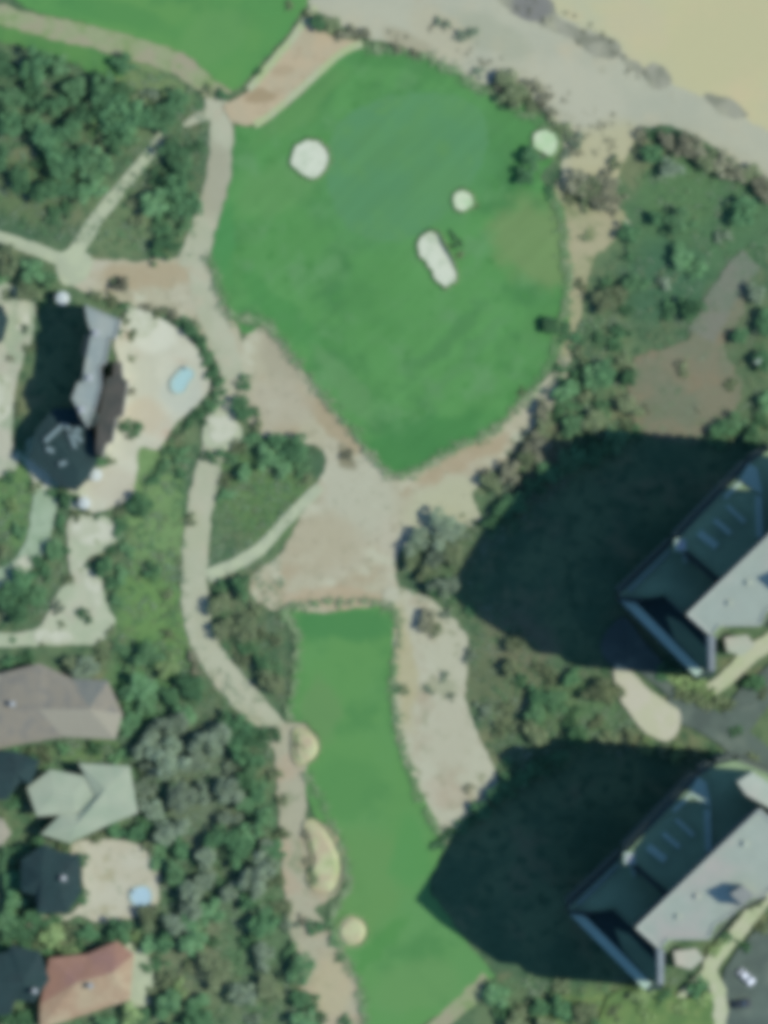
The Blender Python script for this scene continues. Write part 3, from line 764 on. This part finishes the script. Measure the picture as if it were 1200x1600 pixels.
bunker('pale bunker on the seaward edge of the main lawn beside two dark shrubs', [(836, 212), (850, 204), (868, 212), (870, 228), (862, 242), (846, 236), (834, 226)], M_bsand2, .25)

# sandy planting rings on the lower lawn's west edge
M_ring = ground_mat('ring_sand', col(190, 196, 156), var=[(col(186, 176, 148), .3, .42, .62), (col(168, 182, 136), .25, .5, .66)], grain=.07, bump=.3)
def bed(label, pts, hole=None):
    t = thing('planting_bed', label, 'planting bed')
    q = ccw([P(x, y) for x, y in ragged(smooth_poly(pts, 6), 1.5)]); n = len(q)
    z = LEVEL[0] * .012 + .02
    c = Vector((sum(p[0] for p in q) / n, sum(p[1] for p in q) / n))
    q2 = [tuple(c + (Vector(p) - c) * .6) for p in q]
    vs = [(*p, 0) for p in q] + [(*p, z + .25) for p in q2] + [(*c, z + .3)]
    fs = [(i, (i + 1) % n, n + (i + 1) % n, n + i) for i in range(n)] + [(n + i, n + (i + 1) % n, 2 * n) for i in range(n)]
    add('sand', (vs, fs), M_ring, t)
    add('edging', ring(inset(q, -.1), .12, 0, z + .08), M_band, t)
bed('small sandy planting bed, topmost of the three along the lower lawn', [(458, 1142), (478, 1138), (496, 1152), (500, 1172), (488, 1192), (468, 1196), (458, 1182)])
bed('large oval sandy planting bed with dark tufts, between the two smaller ones', [(474, 1288), (496, 1282), (518, 1304), (532, 1336), (534, 1372), (520, 1396), (498, 1396), (480, 1376), (486, 1340)])
bed('round yellow-green planting bed, lowest of the three along the lower lawn', [(532, 1436), (550, 1428), (568, 1436), (576, 1456), (566, 1476), (546, 1482), (530, 1472), (524, 1454)])

# parked cars on the lower right
M_carw = plain_mat('white_paint', (.72, .75, .76, 1), rough=.25, grain=.02, spec=.5)
M_card = plain_mat('dark_paint', (.03, .035, .04, 1), rough=.25, grain=.02, spec=.5)
M_cars = plain_mat('silver_paint', (.25, .28, .29, 1), rough=.3, grain=.02, spec=.5)
M_tyre = plain_mat('tyre_rubber', (.02, .02, .02, 1))
def car(label, x, y, rz, paint):
    c = P(x, y)
    t = thing('parked_car', label, 'car', (*c, LEVEL[0] * .012), rz, 'cars parked beside the lower tower')
    L, Wd = 2.2, .9
    prof = [(-L, .3), (-L, .75), (-L + .3, .9), (-L + .6, .95), (L - 1.1, .92), (L - .1, .75), (L, .55), (L, .3)]
    def extrude(pr, w, w2=None):
        m = len(pr); vs = [(a, -w, b) for a, b in pr] + [(a, w, b) for a, b in pr]
        return vs, [tuple(range(m))[::-1], tuple(range(m, 2 * m))] + [(i, (i + 1) % m, m + (i + 1) % m, m + i)[::-1] for i in range(m)]
    add('body', extrude(prof, Wd), paint, t)
    add('cabin', ([(-1.7, -.8, .93), (1.0, -.8, .93), (1.0, .8, .93), (-1.7, .8, .93), (-1.2, -.62, 1.42), (.35, -.62, 1.42), (.35, .62, 1.42), (-1.2, .62, 1.42)],
        [(0, 1, 5, 4), (1, 2, 6, 5), (2, 3, 7, 6), (3, 0, 4, 7)]), M_glass, t)
    add('roof_panel', box(-1.2, -.64, 1.42, .35, .64, 1.47), paint, t)
    for sx in (-1.35, 1.4):
        for sy in (-.88, .88):
            vs = []; 
            for yy in (-.1, .1):
                vs += [(sx + .32 * math.cos(k * math.pi / 6), sy + yy, .32 + .32 * math.sin(k * math.pi / 6)) for k in range(12)]
            add('wheel', (vs, [tuple(range(12)), tuple(range(23, 11, -1))] + [(k, (k + 1) % 12, 12 + (k + 1) % 12, 12 + k) for k in range(12)]), M_tyre, t)
    for sy in (-.6, .6):
        add('headlight', box(L - .02, sy - .18, .58, L + .03, sy + .18, .72), M_kit, t)
car('white car parked alone on the grey parking ground beside the lower tower', 1166, 1526, -.75, M_carw)
car('dark car parked below the white car', 1158, 1568, .1, M_card)

# ------------------------------------------------------------------ vegetation
LM = {
    'dark': leaf_mat('dark_green_leaves', (.054, .132, .056, 1), (.082, .182, .076, 1)),
    'mid': leaf_mat('mid_green_leaves', (.090, .20, .082, 1), (.125, .245, .108, 1)),
    'grey': leaf_mat('grey_green_leaves', (.145, .20, .12, 1), (.18, .235, .15, 1)),
    'olive': leaf_mat('olive_leaves', (.125, .170, .080, 1), (.17, .21, .105, 1)),
    'bright': leaf_mat('bright_green_leaves', (.17, .26, .095, 1), (.23, .32, .13, 1)),
    'brown': leaf_mat('brownish_leaves', (.165, .175, .105, 1), (.205, .21, .13, 1)),
}
M_bark = plain_mat('bark', (.12, .09, .06, 1), grain=.2)

def leaf_quad(V, F, p, nrm, s, rr):
    u = nrm.orthogonal().normalized(); w = nrm.cross(u)
    a = rr.uniform(0, math.pi); u, w = u * math.cos(a) + w * math.sin(a), w * math.cos(a) - u * math.sin(a)
    k = len(V)
    V += [tuple(p + u * s), tuple(p + w * s * .7), tuple(p - u * s), tuple(p - w * s * .7)]
    F.append((k, k + 1, k + 2, k + 3))

def crown_mesh(seed, n, flat):
    rr = random.Random(seed); V, F = [], []
    lobes = [(Vector((rr.uniform(-.75, .75), rr.uniform(-.75, .75), rr.uniform(-.3, .3) * flat)), rr.uniform(.22, .5)) for _ in range(10)]
    lobes.append((Vector((rr.uniform(-.15, .15), rr.uniform(-.15, .15), 0)), .5))
    for i in range(n):
        c, r = rr.choice(lobes)
        v = Vector((rr.gauss(0, 1), rr.gauss(0, 1), rr.gauss(0, 1) + .5)).normalized()
        q = c + v * r * rr.uniform(.75, 1.08); q.z *= flat
        nn = (v + Vector((rr.uniform(-.7, .7), rr.uniform(-.7, .7), rr.uniform(.2, 1.4)))).normalized()
        leaf_quad(V, F, q, nn, rr.uniform(.08, .17), rr)
    me = bpy.data.meshes.new('crown'); me.from_pydata(V, [], F); me.update()
    me.materials.append(LM['dark'])
    return me
CROWNS = [crown_mesh(50 + i, 520, .8) for i in range(7)]
BUSHES = [crown_mesh(90 + i, 260, .7) for i in range(6)]
tv, tf = [], []
for k, (z, r, ox) in enumerate(((0, .10, 0), (.5, .07, .02), (1.0, .045, -.03))):
    tv += [(ox + r * math.cos(a * math.pi / 3), r * math.sin(a * math.pi / 3), z) for a in range(6)]
for k in range(2):
    tf += [(k * 6 + i, k * 6 + (i + 1) % 6, k * 6 + 6 + (i + 1) % 6, k * 6 + 6 + i) for i in range(6)]
for a in range(3):   # limbs
    b0 = len(tv); an = a * 2.1
    for (t0, r) in ((0, .03), (1, .015)):
        cx, cy, cz = .35 * t0 * math.cos(an), .35 * t0 * math.sin(an), .72 + .35 * t0
        tv += [(cx + r * math.cos(i * math.pi / 2), cy + r * math.sin(i * math.pi / 2), cz) for i in range(4)]
    tf += [(b0 + i, b0 + (i + 1) % 4, b0 + 4 + (i + 1) % 4, b0 + 4 + i) for i in range(4)]
TRUNK = bpy.data.meshes.new('trunk'); TRUNK.from_pydata(tv, [], tf); TRUNK.update(); TRUNK.materials.append(M_bark)

def plant(x, y, r, tone, label, group, tall=1.0):
    istree = r >= 14.0
    rm = r * K * 1.06
    ht = rm * (.95 if istree else .45) * tall
    wx, wy = P(x, y, ht)
    rz = R.uniform(0, 6.28)
    root = thing('tree' if istree else 'shrub', label, 'tree' if istree else 'shrub', (wx, wy, 0), rz, group)
    cr = bpy.data.objects.new('crown' if istree else 'foliage', R.choice(CROWNS if istree else BUSHES))
    C.objects.link(cr); cr.parent = root
    cr.location = (0, 0, ht)
    cr.scale = (rm * R.uniform(.8, 1.3), rm * R.uniform(.8, 1.3), rm * R.uniform(.6, .95))
    cr.material_slots[0].link = 'OBJECT'
    cr.material_slots[0].material = LM[tone]
    if istree:
        tr = bpy.data.objects.new('trunk', TRUNK); C.objects.link(tr); tr.parent = root; tr.scale = (rm * .9, rm * .9, ht)
    return root

TONE = {'dark': 'dark green', 'mid': 'mid green', 'grey': 'grey-green', 'olive': 'olive', 'bright': 'yellow-green', 'brown': 'brownish'}
ORD = ['topmost', 'second', 'third', 'fourth', 'fifth', 'sixth', 'seventh', 'eighth', 'ninth', 'tenth', 'eleventh', 'twelfth', 'thirteenth', 'fourteenth', 'fifteenth', 'sixteenth',
       'seventeenth', 'eighteenth', 'nineteenth', 'twentieth']
def grove(where, items, group=None):
    """items: (x, y, r, tone[, tall]); each gets a label by kind, tone and its rank from the top within the grove"""
    buckets = {}
    for it in sorted(items, key=lambda q: q[1]):
        buckets.setdefault(('tree' if it[2] >= 14.0 else 'shrub', it[3]), []).append(it)
    for (kind, tone), its in buckets.items():
        for i, it in enumerate(its):
            k = len(its)
            if k == 1: rank = 'the only such one'
            elif i == 0: rank = 'topmost such one'
            elif i == k - 1: rank = 'lowest such one'
            else: rank = ORD[i] + ' such one down'
            plant(*it[:4], '%s %s %s, %s' % (TONE[tone], kind, where, rank), group or ('plants ' + where), *(it[4:5]))

AVOID = [(*p, 9) for ln in ([(256, 210), (225, 250), (180, 305), (145, 350), (112, 405)], [(0, 370), (50, 388), (110, 410)]) for p in smooth_poly(ln, 8, closed=False)]
AVOID += [(*p, 18) for ln in ([(335, 150), (345, 190), (345, 250), (332, 320), (312, 380), (298, 420)], [(305, 880), (306, 950), (322, 1010), (360, 1065), (400, 1110), (440, 1155)], [(1095, 525), (1120, 480), (1150, 430), (1175, 405)]) for p in smooth_poly(ln, 8, closed=False)]
def fill(poly, n, rmin, rmax, tones, gap=.8):
    n = max(2, int(n * .74))
    rmax *= 1.12
    out = []; xs = [p[0] for p in poly]; ys = [p[1] for p in poly]
    for _ in range(n * 40):
        if len(out) >= n: break
        x, y = R.uniform(min(xs), max(xs)), R.uniform(min(ys), max(ys)); r = R.uniform(rmin, rmax)
        if inside(x, y, poly) and all(math.hypot(x - ax, y - ay) > r * .9 + w for ax, ay, w in AVOID) and all(math.hypot(x - q[0], y - q[1]) > (r + q[2]) * gap for q in out):
            out.append((x, y, r, R.choice(tones)))
    return out

D, Mi, G_, O, B_, Br = 'dark', 'mid', 'grey', 'olive', 'bright', 'brown'
grove('in the grove above the pale diagonal path', fill([(0, 78), (60, 82), (140, 108), (165, 150), (160, 210), (90, 215), (0, 200)], 17, 13, 24, [D, D, Mi]))
grove('in the grove along the pale diagonal path', fill([(170, 160), (235, 185), (238, 215), (190, 275), (125, 360), (80, 345), (50, 290), (40, 225), (160, 215)], 18, 13, 24, [D, D, Mi]))
grove('on the far west grove edge', fill([(-20, 210), (40, 215), (40, 280), (20, 300), (-20, 290)], 3, 14, 18, [D]))
grove('between diagonal path and gravel path', fill([(262, 225), (318, 195), (322, 250), (300, 380), (285, 405), (255, 380), (230, 300), (225, 275)], 15, 13, 20, [D, D, Mi]))
grove('on the olive slope below the diagonal path', fill([(150, 372), (205, 305), (240, 350), (255, 400), (160, 400)], 5, 11, 14, [O, D]))
grove('dotted under the grassy dirt path', [(195, 100, 15, D), (190, 140, 15, D), (203, 172, 13, D), (278, 158, 17, D), (255, 185, 18, D), (232, 150, 12, G_), (345, 146, 11, D), (325, 140, 9, O)])
grove('at the top end of the hotel court', fill([(0, 398), (60, 402), (90, 430), (72, 462), (20, 446), (-20, 440)], 7, 12, 18, [O, Mi, D]))
grove('in the hedge round the white patio', [(150, 462, 10, O), (172, 470, 10, O), (196, 478, 11, Mi), (196, 500, 9, O), (204, 524, 8, O), (228, 480, 9, Br), (250, 488, 10, O), (270, 496, 11, Br), (288, 505, 12, D),
      (304, 518, 14, D), (316, 538, 11, D), (324, 560, 11, Mi), (334, 582, 12, D), (342, 606, 13, D), (334, 628, 11, Mi), (312, 648, 13, D), (296, 662, 11, D), (280, 684, 11, O), (268, 702, 12, Mi), (258, 724, 10, O)])
grove('inside the sandy turn above the hotel', [(188, 443, 14, Br), (176, 440, 9, O)])
grove('on the paved hotel court', [(40, 512, 9, G_), (208, 668, 12, D), (206, 680, 9, Br), (165, 600, 9, D, 2.5), (160, 575, 9, D, 2.5), (155, 720, 12, D)])
grove('beside the small pale paving square', [(382, 598, 12, D), (378, 636, 15, D), (394, 646, 11, D), (340, 712, 13, D), (322, 712, 9, D), (364, 716, 11, Mi), (350, 772, 13, Mi), (352, 750, 9, O)])
grove('on the green wedge west of the plaza', [(455, 700, 19, D), (432, 692, 15, D), (412, 716, 15, Mi), (440, 728, 14, Mi), (396, 690, 12, Mi), (384, 740, 15, Mi), (470, 730, 12, Mi), (545, 712, 9, Br), (400, 668, 11, O), (480, 748, 9, O), (372, 700, 12, O)])
grove('in the green belt below the hotel patio', fill([(235, 715), (285, 705), (290, 740), (240, 780), (205, 800), (200, 780), (225, 760)], 8, 11, 15, [D, Mi]))
grove('along the west flank of the green belt', fill([(190, 800), (222, 800), (215, 890), (195, 950), (172, 920), (185, 880)], 8, 9, 13, [D, Mi, Mi]))
grove('scattered on the bright green belt', [(238, 893, 13, D), (298, 812, 9, O), (262, 990, 9, O), (300, 1030, 11, Br), (310, 1048, 9, Br), (262, 930, 8, O)])
grove('around the garden paving', [(160, 882, 16, D), (148, 885, 11, D), (90, 950, 11, G_), (132, 962, 12, D), (40, 905, 17, D), (12, 930, 18, D), (30, 950, 17, D), (60, 930, 15, Mi), (70, 895, 13, D), (85, 860, 14, Mi), (92, 820, 12, D), (100, 780, 14, D), (60, 880, 12, D), (108, 905, 9, O)])
grove('between garden paving and taupe roof', fill([(-10, 1022), (60, 1018), (170, 1015), (165, 1050), (115, 1048), (60, 1028), (-10, 1040)], 8, 11, 16, [D, G_, O]))
grove('planted along the garden paving joints', [(118, 806, 8, O), (150, 806, 7, D), (186, 800, 8, O), (104, 862, 8, D), (142, 876, 6, Br), (172, 860, 9, D), (66, 1006, 7, O), (96, 976, 7, O), (20, 1000, 6, D), (114, 758, 7, Br), (134, 800, 6, O), (176, 986, 9, O), (156, 1008, 8, O)])
grove('planted round the hotel walls', [(62, 470, 10, D), (84, 462, 9, O), (46, 542, 8, O), (30, 640, 9, O), (32, 700, 10, D), (56, 764, 9, O), (84, 772, 10, D), (118, 776, 9, D), (206, 560, 7, O), (202, 612, 8, Br), (188, 668, 9, D), (172, 722, 9, O), (16, 560, 8, Br), (12, 460, 8, O), (188, 520, 6, D)])
grove('crowding the dark stand-in roofs', [(30, 1335, 15, D), (60, 1312, 14, D), (100, 1328, 12, O), (128, 1344, 11, D), (130, 1402, 12, D), (60, 1434, 14, D), (28, 1400, 15, Mi), (90, 1430, 12, D), (70, 1480, 13, D), (40, 1478, 13, D), (8, 1478, 14, D), (80, 1560, 11, Br), (40, 1590, 14, D), (8, 1592, 14, D), (50, 1182, 12, D), (20, 1250, 13, D), (56, 1226, 11, D), (16, 1170, 12, D)])
grove('on the little green west of the pale garden path', [(20, 790, 12, B_), (15, 745, 13, Mi), (30, 830, 12, Mi), (5, 860, 11, O)])
grove('east of the taupe tiled house', fill([(190, 1000), (300, 1050), (320, 1110), (200, 1130), (192, 1060), (180, 1030)], 15, 12, 19, [Mi, Mi, D, B_]))
grove('around the house chimneys on the west edge', fill([(-10, 1160), (30, 1168), (110, 1160), (190, 1158), (200, 1190), (130, 1190), (60, 1180), (-10, 1180)], 9, 11, 16, [D, Mi, O]))
grove('in the thicket beside the lower lawn top', fill([(338, 905), (392, 890), (400, 950), (448, 1000), (448, 1080), (430, 1085), (345, 1010)], 17, 11, 17, [D, D, Mi, O]))
grove('beside the end of the gravel path', [(352, 1128, 15, D), (372, 1140, 19, D), (398, 1152, 19, D), (372, 1172, 17, D), (394, 1188, 18, D), (385, 1220, 18, D), (400, 1240, 15, D), (380, 1258, 15, Mi), (424, 1150, 13, D)])
grove('in the grey-green wood, upper part', fill([(215, 1140), (340, 1125), (365, 1210), (365, 1270), (250, 1280), (215, 1200)], 17, 13, 24, [G_, G_, G_, D]))
grove('in the middle part of the grey-green wood', fill([(250, 1285), (430, 1270), (435, 1390), (265, 1400), (240, 1330)], 22, 12, 24, [G_, G_, D, Mi]))
grove('in the lower part of the grey-green wood', fill([(245, 1400), (440, 1395), (470, 1490), (470, 1510), (250, 1500), (260, 1450)], 20, 11, 21, [G_, G_, D, Mi]))
grove('in the bottom end of the grey-green wood', fill([(240, 1505), (475, 1515), (480, 1620), (230, 1620)], 20, 11, 20, [G_, D, O, Mi]))
grove('along the west side of the worn sand strip', [(430, 1330, 16, D), (440, 1300, 11, O), (432, 1380, 13, O), (440, 1420, 12, O), (470, 1440, 9, Br), (490, 1450, 12, D), (505, 1448, 9, D), (520, 1470, 10, Mi), (532, 1496, 9, Mi), (470, 1560, 14, D), (490, 1566, 12, D), (500, 1592, 13, D), (540, 1596, 10, D), (440, 1250, 10, O), (430, 1210, 12, O)])
grove('in the lawn edge sand beds', [(473, 1168, 9, Br), (478, 1303, 8, Br), (494, 1371, 10, O), (486, 1362, 7, D), (505, 1330, 6, Br), (476, 1345, 7, Br), (546, 1456, 6, O), (512, 1352, 6, O), (498, 1340, 5, Br), (510, 1376, 5, O), (488, 1316, 5, O), (484, 1178, 5, O), (556, 1448, 4, O), (500, 1310, 5, Br)])
grove('in the dark corner west of the villa', fill([(-10, 1325), (22, 1330), (25, 1400), (50, 1445), (20, 1480), (-10, 1480)], 8, 14, 20, [Mi, D]))
grove('between villa patio and terracotta roof', fill([(55, 1455), (120, 1448), (200, 1445), (250, 1420), (255, 1470), (235, 1490), (185, 1468), (130, 1485), (60, 1485)], 15, 11, 16, [D, Mi, O, B_]))
grove('round the villa patio rim', [(150, 1306, 12, O), (185, 1300, 14, D), (215, 1305, 15, D), (235, 1322, 12, O), (225, 1285, 12, Mi), (248, 1350, 12, Mi), (258, 1378, 11, O), (225, 1200, 13, O), (222, 1235, 14, G_), (75, 1290, 13, D), (100, 1320, 13, D)])
grove('round the terracotta roofed house', [(235, 1510, 13, Mi), (240, 1550, 12, O), (225, 1585, 14, D), (200, 1588, 15, B_), (165, 1596, 14, Mi), (280, 1545, 13, B_)])
# north and east
grove('by the dune end of the approach', [(480, 22, 8, O), (498, 40, 15, D), (515, 36, 14, O), (532, 54, 11, Br), (566, 56, 12, Br), (552, 46, 9, Br), (450, 8, 9, O), (402, 112, 7, D)])
grove('on the dune side of the main lawn', [(700, 38, 8, G_), (686, 32, 8, G_), (722, 56, 11, G_), (736, 50, 9, G_), (748, 112, 9, G_), (620, 72, 9, Br), (650, 82, 9, Br)])
grove('in the brush between lawn and dune', [(778, 132, 13, Br), (796, 126, 15, O), (820, 132, 13, Br), (840, 140, 12, Br), (800, 150, 16, O), (826, 160, 13, O), (850, 158, 12, Br), (790, 160, 12, D), (862, 176, 11, Br), (870, 196, 11, O), (886, 206, 11, O), (902, 220, 12, G_), (896, 236, 11, Br), (884, 240, 8, G_)])
grove('on the lawn below the seaward bunker', [(832, 246, 15, D), (822, 272, 16, D), (838, 262, 9, Mi)])
grove('in the brush patch by the east verge', [(862, 300, 11, D), (905, 286, 16, Br), (922, 296, 16, O), (946, 292, 15, Br), (938, 312, 16, Br), (912, 318, 13, O), (892, 308, 11, O), (966, 310, 11, Br), (958, 330, 9, Br), (915, 370, 8, O), (910, 445, 9, O)])
grove('alone at the lawn edge', [(857, 510, 15, D), (846, 506, 9, D)])
grove('on the shaded verge beside the lone lawn tree', [(885, 520, 12, D), (900, 530, 13, D), (872, 575, 10, D), (815, 612, 8, O), (880, 600, 11, D)])
grove('in the upper dark belt by the verge', fill([(965, 370), (992, 350), (1000, 420), (975, 520), (905, 540), (915, 470), (945, 420)], 13, 11, 16, [D, D, Mi, O]))
grove('in the lower dark belt by the verge', fill([(895, 545), (990, 535), (995, 620), (985, 670), (920, 700), (870, 730), (868, 640)], 26, 11, 16, [D, D, Mi, Mi, O]))
grove('on the ridge of brush under the beach', [(1005, 212, 12, Br), (1025, 212, 13, D), (1020, 240, 15, D), (1045, 218, 14, Br), (1065, 228, 15, Br), (1090, 235, 15, Br), (1110, 250, 16, O), (1130, 258, 15, Br), (1150, 270, 15, Br), (1170, 268, 15, O), (1185, 285, 16, Br), (960, 255, 12, O), (945, 270, 11, Br), (1200, 300, 14, Br)])
grove('in the wide green thicket under the beach', fill([(980, 270), (1000, 245), (1100, 260), (1195, 300), (1195, 400), (1130, 400), (1090, 430), (1010, 340)], 8, 12, 20, [Mi, G_, G_, D, Mi], 1.5) + [(1030, 340, 15, D)])
grove('in the thicket beside the grey path', fill([(985, 380), (1080, 400), (1095, 470), (1060, 530), (1005, 520), (990, 440)], 7, 12, 17, [Mi, D, G_], 1.3))
grove('at the east edge beyond the grey path', fill([(1175, 430), (1215, 400), (1215, 640), (1165, 580), (1135, 545), (1150, 500)], 8, 12, 17, [D, Mi, G_], 1.1))
grove('on the bare soil', [(1068, 578, 10, O), (1062, 572, 8, Br), (1142, 600, 9, O), (1010, 640, 8, Br), (1090, 640, 6, Br)])
grove('rimming and filling out the upper tower shadow', [(1130, 670, 15, D), (1150, 660, 15, Mi), (1172, 680, 16, D), (1190, 660, 13, D), (1120, 690, 13, Mi), (990, 674, 13, D), (960, 690, 16, Mi), (935, 706, 17, D), (908, 712, 15, D), (880, 726, 17, Mi), (858, 742, 15, D), (835, 762, 16, D), (810, 782, 16, D), (788, 800, 15, D), (768, 820, 14, D)])  # dark crowns on the left edge added to extend the cast shadow
grove('in the brown brush below the main lawn', [(845, 640, 14, Br), (850, 670, 15, O), (838, 695, 16, Br), (822, 720, 16, O), (795, 740, 15, Br), (770, 752, 15, O), (756, 742, 11, Br), (800, 762, 12, G_), (842, 725, 12, G_)])
grove('in the clump beside the plaza corner', fill([(625, 870), (660, 832), (700, 828), (728, 828), (728, 855), (712, 895), (690, 925), (645, 915)], 14, 14, 20, [G_, G_, O]) + [(680, 916, 16, D)])
grove('on the pale east sand', [(664, 970, 14, Br), (676, 980, 13, O), (620, 1076, 8, D), (632, 1078, 7, O), (700, 960, 9, G_), (696, 1058, 8, G_), (670, 1080, 8, G_), (732, 1232, 8, Br), (705, 1088, 6, G_)])
grove('on the slope beside the upper tower shadow', fill([(700, 935), (725, 920), (850, 1035), (850, 1100), (790, 1150), (760, 1170), (735, 1110), (730, 1000)], 14, 10, 15, [G_, O, O, D], 1.1))
grove('between the two tower shadows', fill([(858, 1050), (955, 1048), (965, 1100), (960, 1140), (900, 1150), (850, 1200), (790, 1210), (765, 1185), (800, 1130)], 18, 10, 16, [Mi, Mi, D, O], 1.0))
grove('on the verge above the lower tower', [(985, 1150, 13, O), (1010, 1165, 12, B_), (1035, 1172, 13, O), (1062, 1176, 13, B_), (1090, 1178, 13, O), (1112, 1182, 12, D), (950, 1158, 13, O)])
grove('in the bright hedge between the towers', [(1040, 1052, 13, D), (1056, 1056, 13, B_), (1072, 1062, 13, B_), (1088, 1072, 12, B_), (1104, 1080, 13, B_), (1062, 1082, 13, O), (1082, 1092, 13, O), (1102, 1100, 13, O), (1122, 1094, 13, O), (1138, 1102, 11, O), (1100, 1044, 12, D), (1180, 1062, 14, D), (1190, 1080, 12, O), (1150, 1142, 10, D), (1120, 1006, 11, D), (1176, 1190, 12, O)])
grove('at the foot of the lower tower', fill([(775, 1545), (850, 1530), (950, 1550), (960, 1610), (770, 1620)], 14, 12, 18, [Mi, O, D]))
grove('in the planted strip below the lower tower', [(985, 1555, 12, O), (1005, 1552, 14, B_), (1030, 1560, 13, D), (1040, 1552, 12, D), (1060, 1575, 13, B_), (1090, 1540, 14, D), (1100, 1560, 12, B_), (1010, 1585, 13, B_), (960, 1580, 12, O), (1120, 1478, 12, B_), (1130, 1462, 13, D), (1180, 1415, 12, O), (1195, 1450, 13, O), (1160, 1480, 11, D), (1080, 1500, 9, D)])
grove('added to widen the lower tower shadow', [(690, 1318, 12, D), (705, 1304, 13, D), (722, 1292, 12, D), (738, 1276, 13, D), (756, 1262, 14, D), (774, 1246, 15, D), (795, 1228, 15, D), (820, 1212, 14, D), (845, 1200, 15, D), (870, 1186, 14, D), (764, 1540, 9, D)])  # dark plants put in where the tower's own shadow falls short

grove('put in for shade against the elongated bunker', [(706, 368, 7, D), (714, 382, 8, D), (717, 398, 7, O)])  # low shrubs added as the dark shaded side of the lip
grove('by the pale bunkers', [(516, 252, 5, Br), (742, 322, 5, O), (876, 214, 8, O), (848, 246, 6, G_)])

# ground cover: low scrub clumps nobody could count, over the untended ground
def scrub(name, polys, mats, n, seed):
    rr = random.Random(seed)
    big = 1.0 if name != 'dry_weeds' else .55
    for mi, (mat, share) in enumerate(mats):
        V, F = [], []
        for k in range(int(n * share)):
            while True:
                x, y = rr.uniform(-40, 1240), rr.uniform(-20, 1640)
                if any(inside(x, y, p) for p in polys) and noise.noise((x * .02, y * .02, mi * 5.0)) > rr.uniform(-.35, .2) and not (x > 960 and y < 680 and rr.random() < .6): break
            wx, wy = P(x, y); s = rr.uniform(.25, .8) * big
            for _ in range(9):
                v = Vector((rr.gauss(0, .5), rr.gauss(0, .5), abs(rr.gauss(0, .3)) + .1)) * s
                leaf_quad(V, F, Vector((wx, wy, 0)) + v, (v + Vector((0, 0, .9)) + Vector((rr.uniform(-.4, .4), rr.uniform(-.4, .4), 0))).normalized(), s * rr.uniform(.22, .42), rr)
        o = obj(name, V, F, mat)
        tag(o, kind='stuff')
SCR = [
    [(0, 70), (190, 100), (300, 130), (330, 200), (320, 260), (300, 400), (110, 380), (0, 350)],
    [(880, 560), (985, 350), (1000, 220), (1060, 215), (1200, 290), (1200, 690), (980, 690), (720, 900), (640, 930), (615, 880), (740, 790)],
    [(640, 930), (740, 900), (870, 1040), (960, 1040), (1010, 1150), (1130, 1190), (900, 1180), (700, 1310), (780, 1215), (730, 1000)],
    [(180, 980), (320, 1010), (420, 1140), (430, 1400), (480, 1600), (-20, 1600), (-20, 1150), (190, 1160)],
    [(335, 900), (440, 870), (455, 1090), (400, 1100), (330, 990)], [(170, 780), (300, 690), (290, 900), (300, 1020), (180, 1010), (195, 880)],
    [(0, 740), (110, 770), (100, 900), (70, 960), (0, 985)], [(340, 690), (500, 700), (450, 820), (330, 880)], [(770, 1530), (1120, 1530), (1110, 1620), (760, 1620)]]
scrub('undergrowth', SCR, [(LM['mid'], .3), (LM['olive'], .25), (LM['dark'], .12), (LM['grey'], .33)], 13000, 5)
scrub('dune_grass', [[(770, -10), (850, -5), (965, 65), (1040, 125), (1010, 135), (950, 90), (850, 40)], [(560, 50), (700, 80), (900, 180), (900, 250), (1060, 215), (1000, 200), (900, 150), (700, 40)]],
      [(LM['brown'], 1.0)], 110, 8)
scrub('dry_weeds', [[(400, 540), (540, 690), (620, 745), (760, 690), (740, 800), (615, 870), (615, 945), (400, 940), (500, 720), (400, 670)], [(615, 950), (725, 960), (730, 1100), (775, 1210), (700, 1300)],
      [(430, 1150), (480, 1150), (480, 1300), (560, 1560), (570, 1600), (490, 1600)], [(120, 410), (300, 405), (380, 600), (340, 600), (300, 520), (200, 480)], [(870, 300), (980, 330), (900, 540), (870, 500)]],
      [(LM['brown'], .5), (LM['olive'], .5)], 520, 12)
# ragged grass margin where turf breaks up into the sand
def fringe(name, line, n, w, mat, seed):
    rr = random.Random(seed); V, F = [], []
    c = smooth_poly(line, 10, closed=False)
    for _ in range(n):
        p = rr.choice(c); x, y = P(p[0] + rr.gauss(0, w), p[1] + rr.gauss(0, w)); s = rr.uniform(.1, .3)
        for _ in range(4):
            leaf_quad(V, F, Vector((x + rr.gauss(0, s), y + rr.gauss(0, s), LEVEL[0] * .012 + rr.uniform(.01, .05))), Vector((rr.gauss(0, .1), rr.gauss(0, .1), 1)).normalized(), s, rr)
    tag(obj(name, V, F, mat), kind='stuff')
M_tuft = leaf_mat('turf_tufts', (.14, .26, .105, 1), (.22, .29, .15, 1), .1)
fringe('grass_tufts', [(328, 405), (360, 490), (415, 508), (470, 572), (555, 680), (622, 743), (700, 705), (770, 672), (850, 585), (885, 480), (885, 400), (870, 310)], 1500, 5, M_tuft, 1)
fringe('grass_tufts', [(575, 76), (660, 88), (710, 112), (760, 145), (860, 200)], 450, 4, M_tuft, 2)
fringe('grass_tufts', [(452, 1120), (465, 1000), (452, 952), (612, 950), (614, 1080), (640, 1205), (685, 1300)], 900, 4, M_tuft, 3)
fringe('grass_tufts', [(480, 1210), (530, 1310), (545, 1380), (520, 1440), (560, 1540), (570, 1600)], 500, 4, M_tuft, 4)
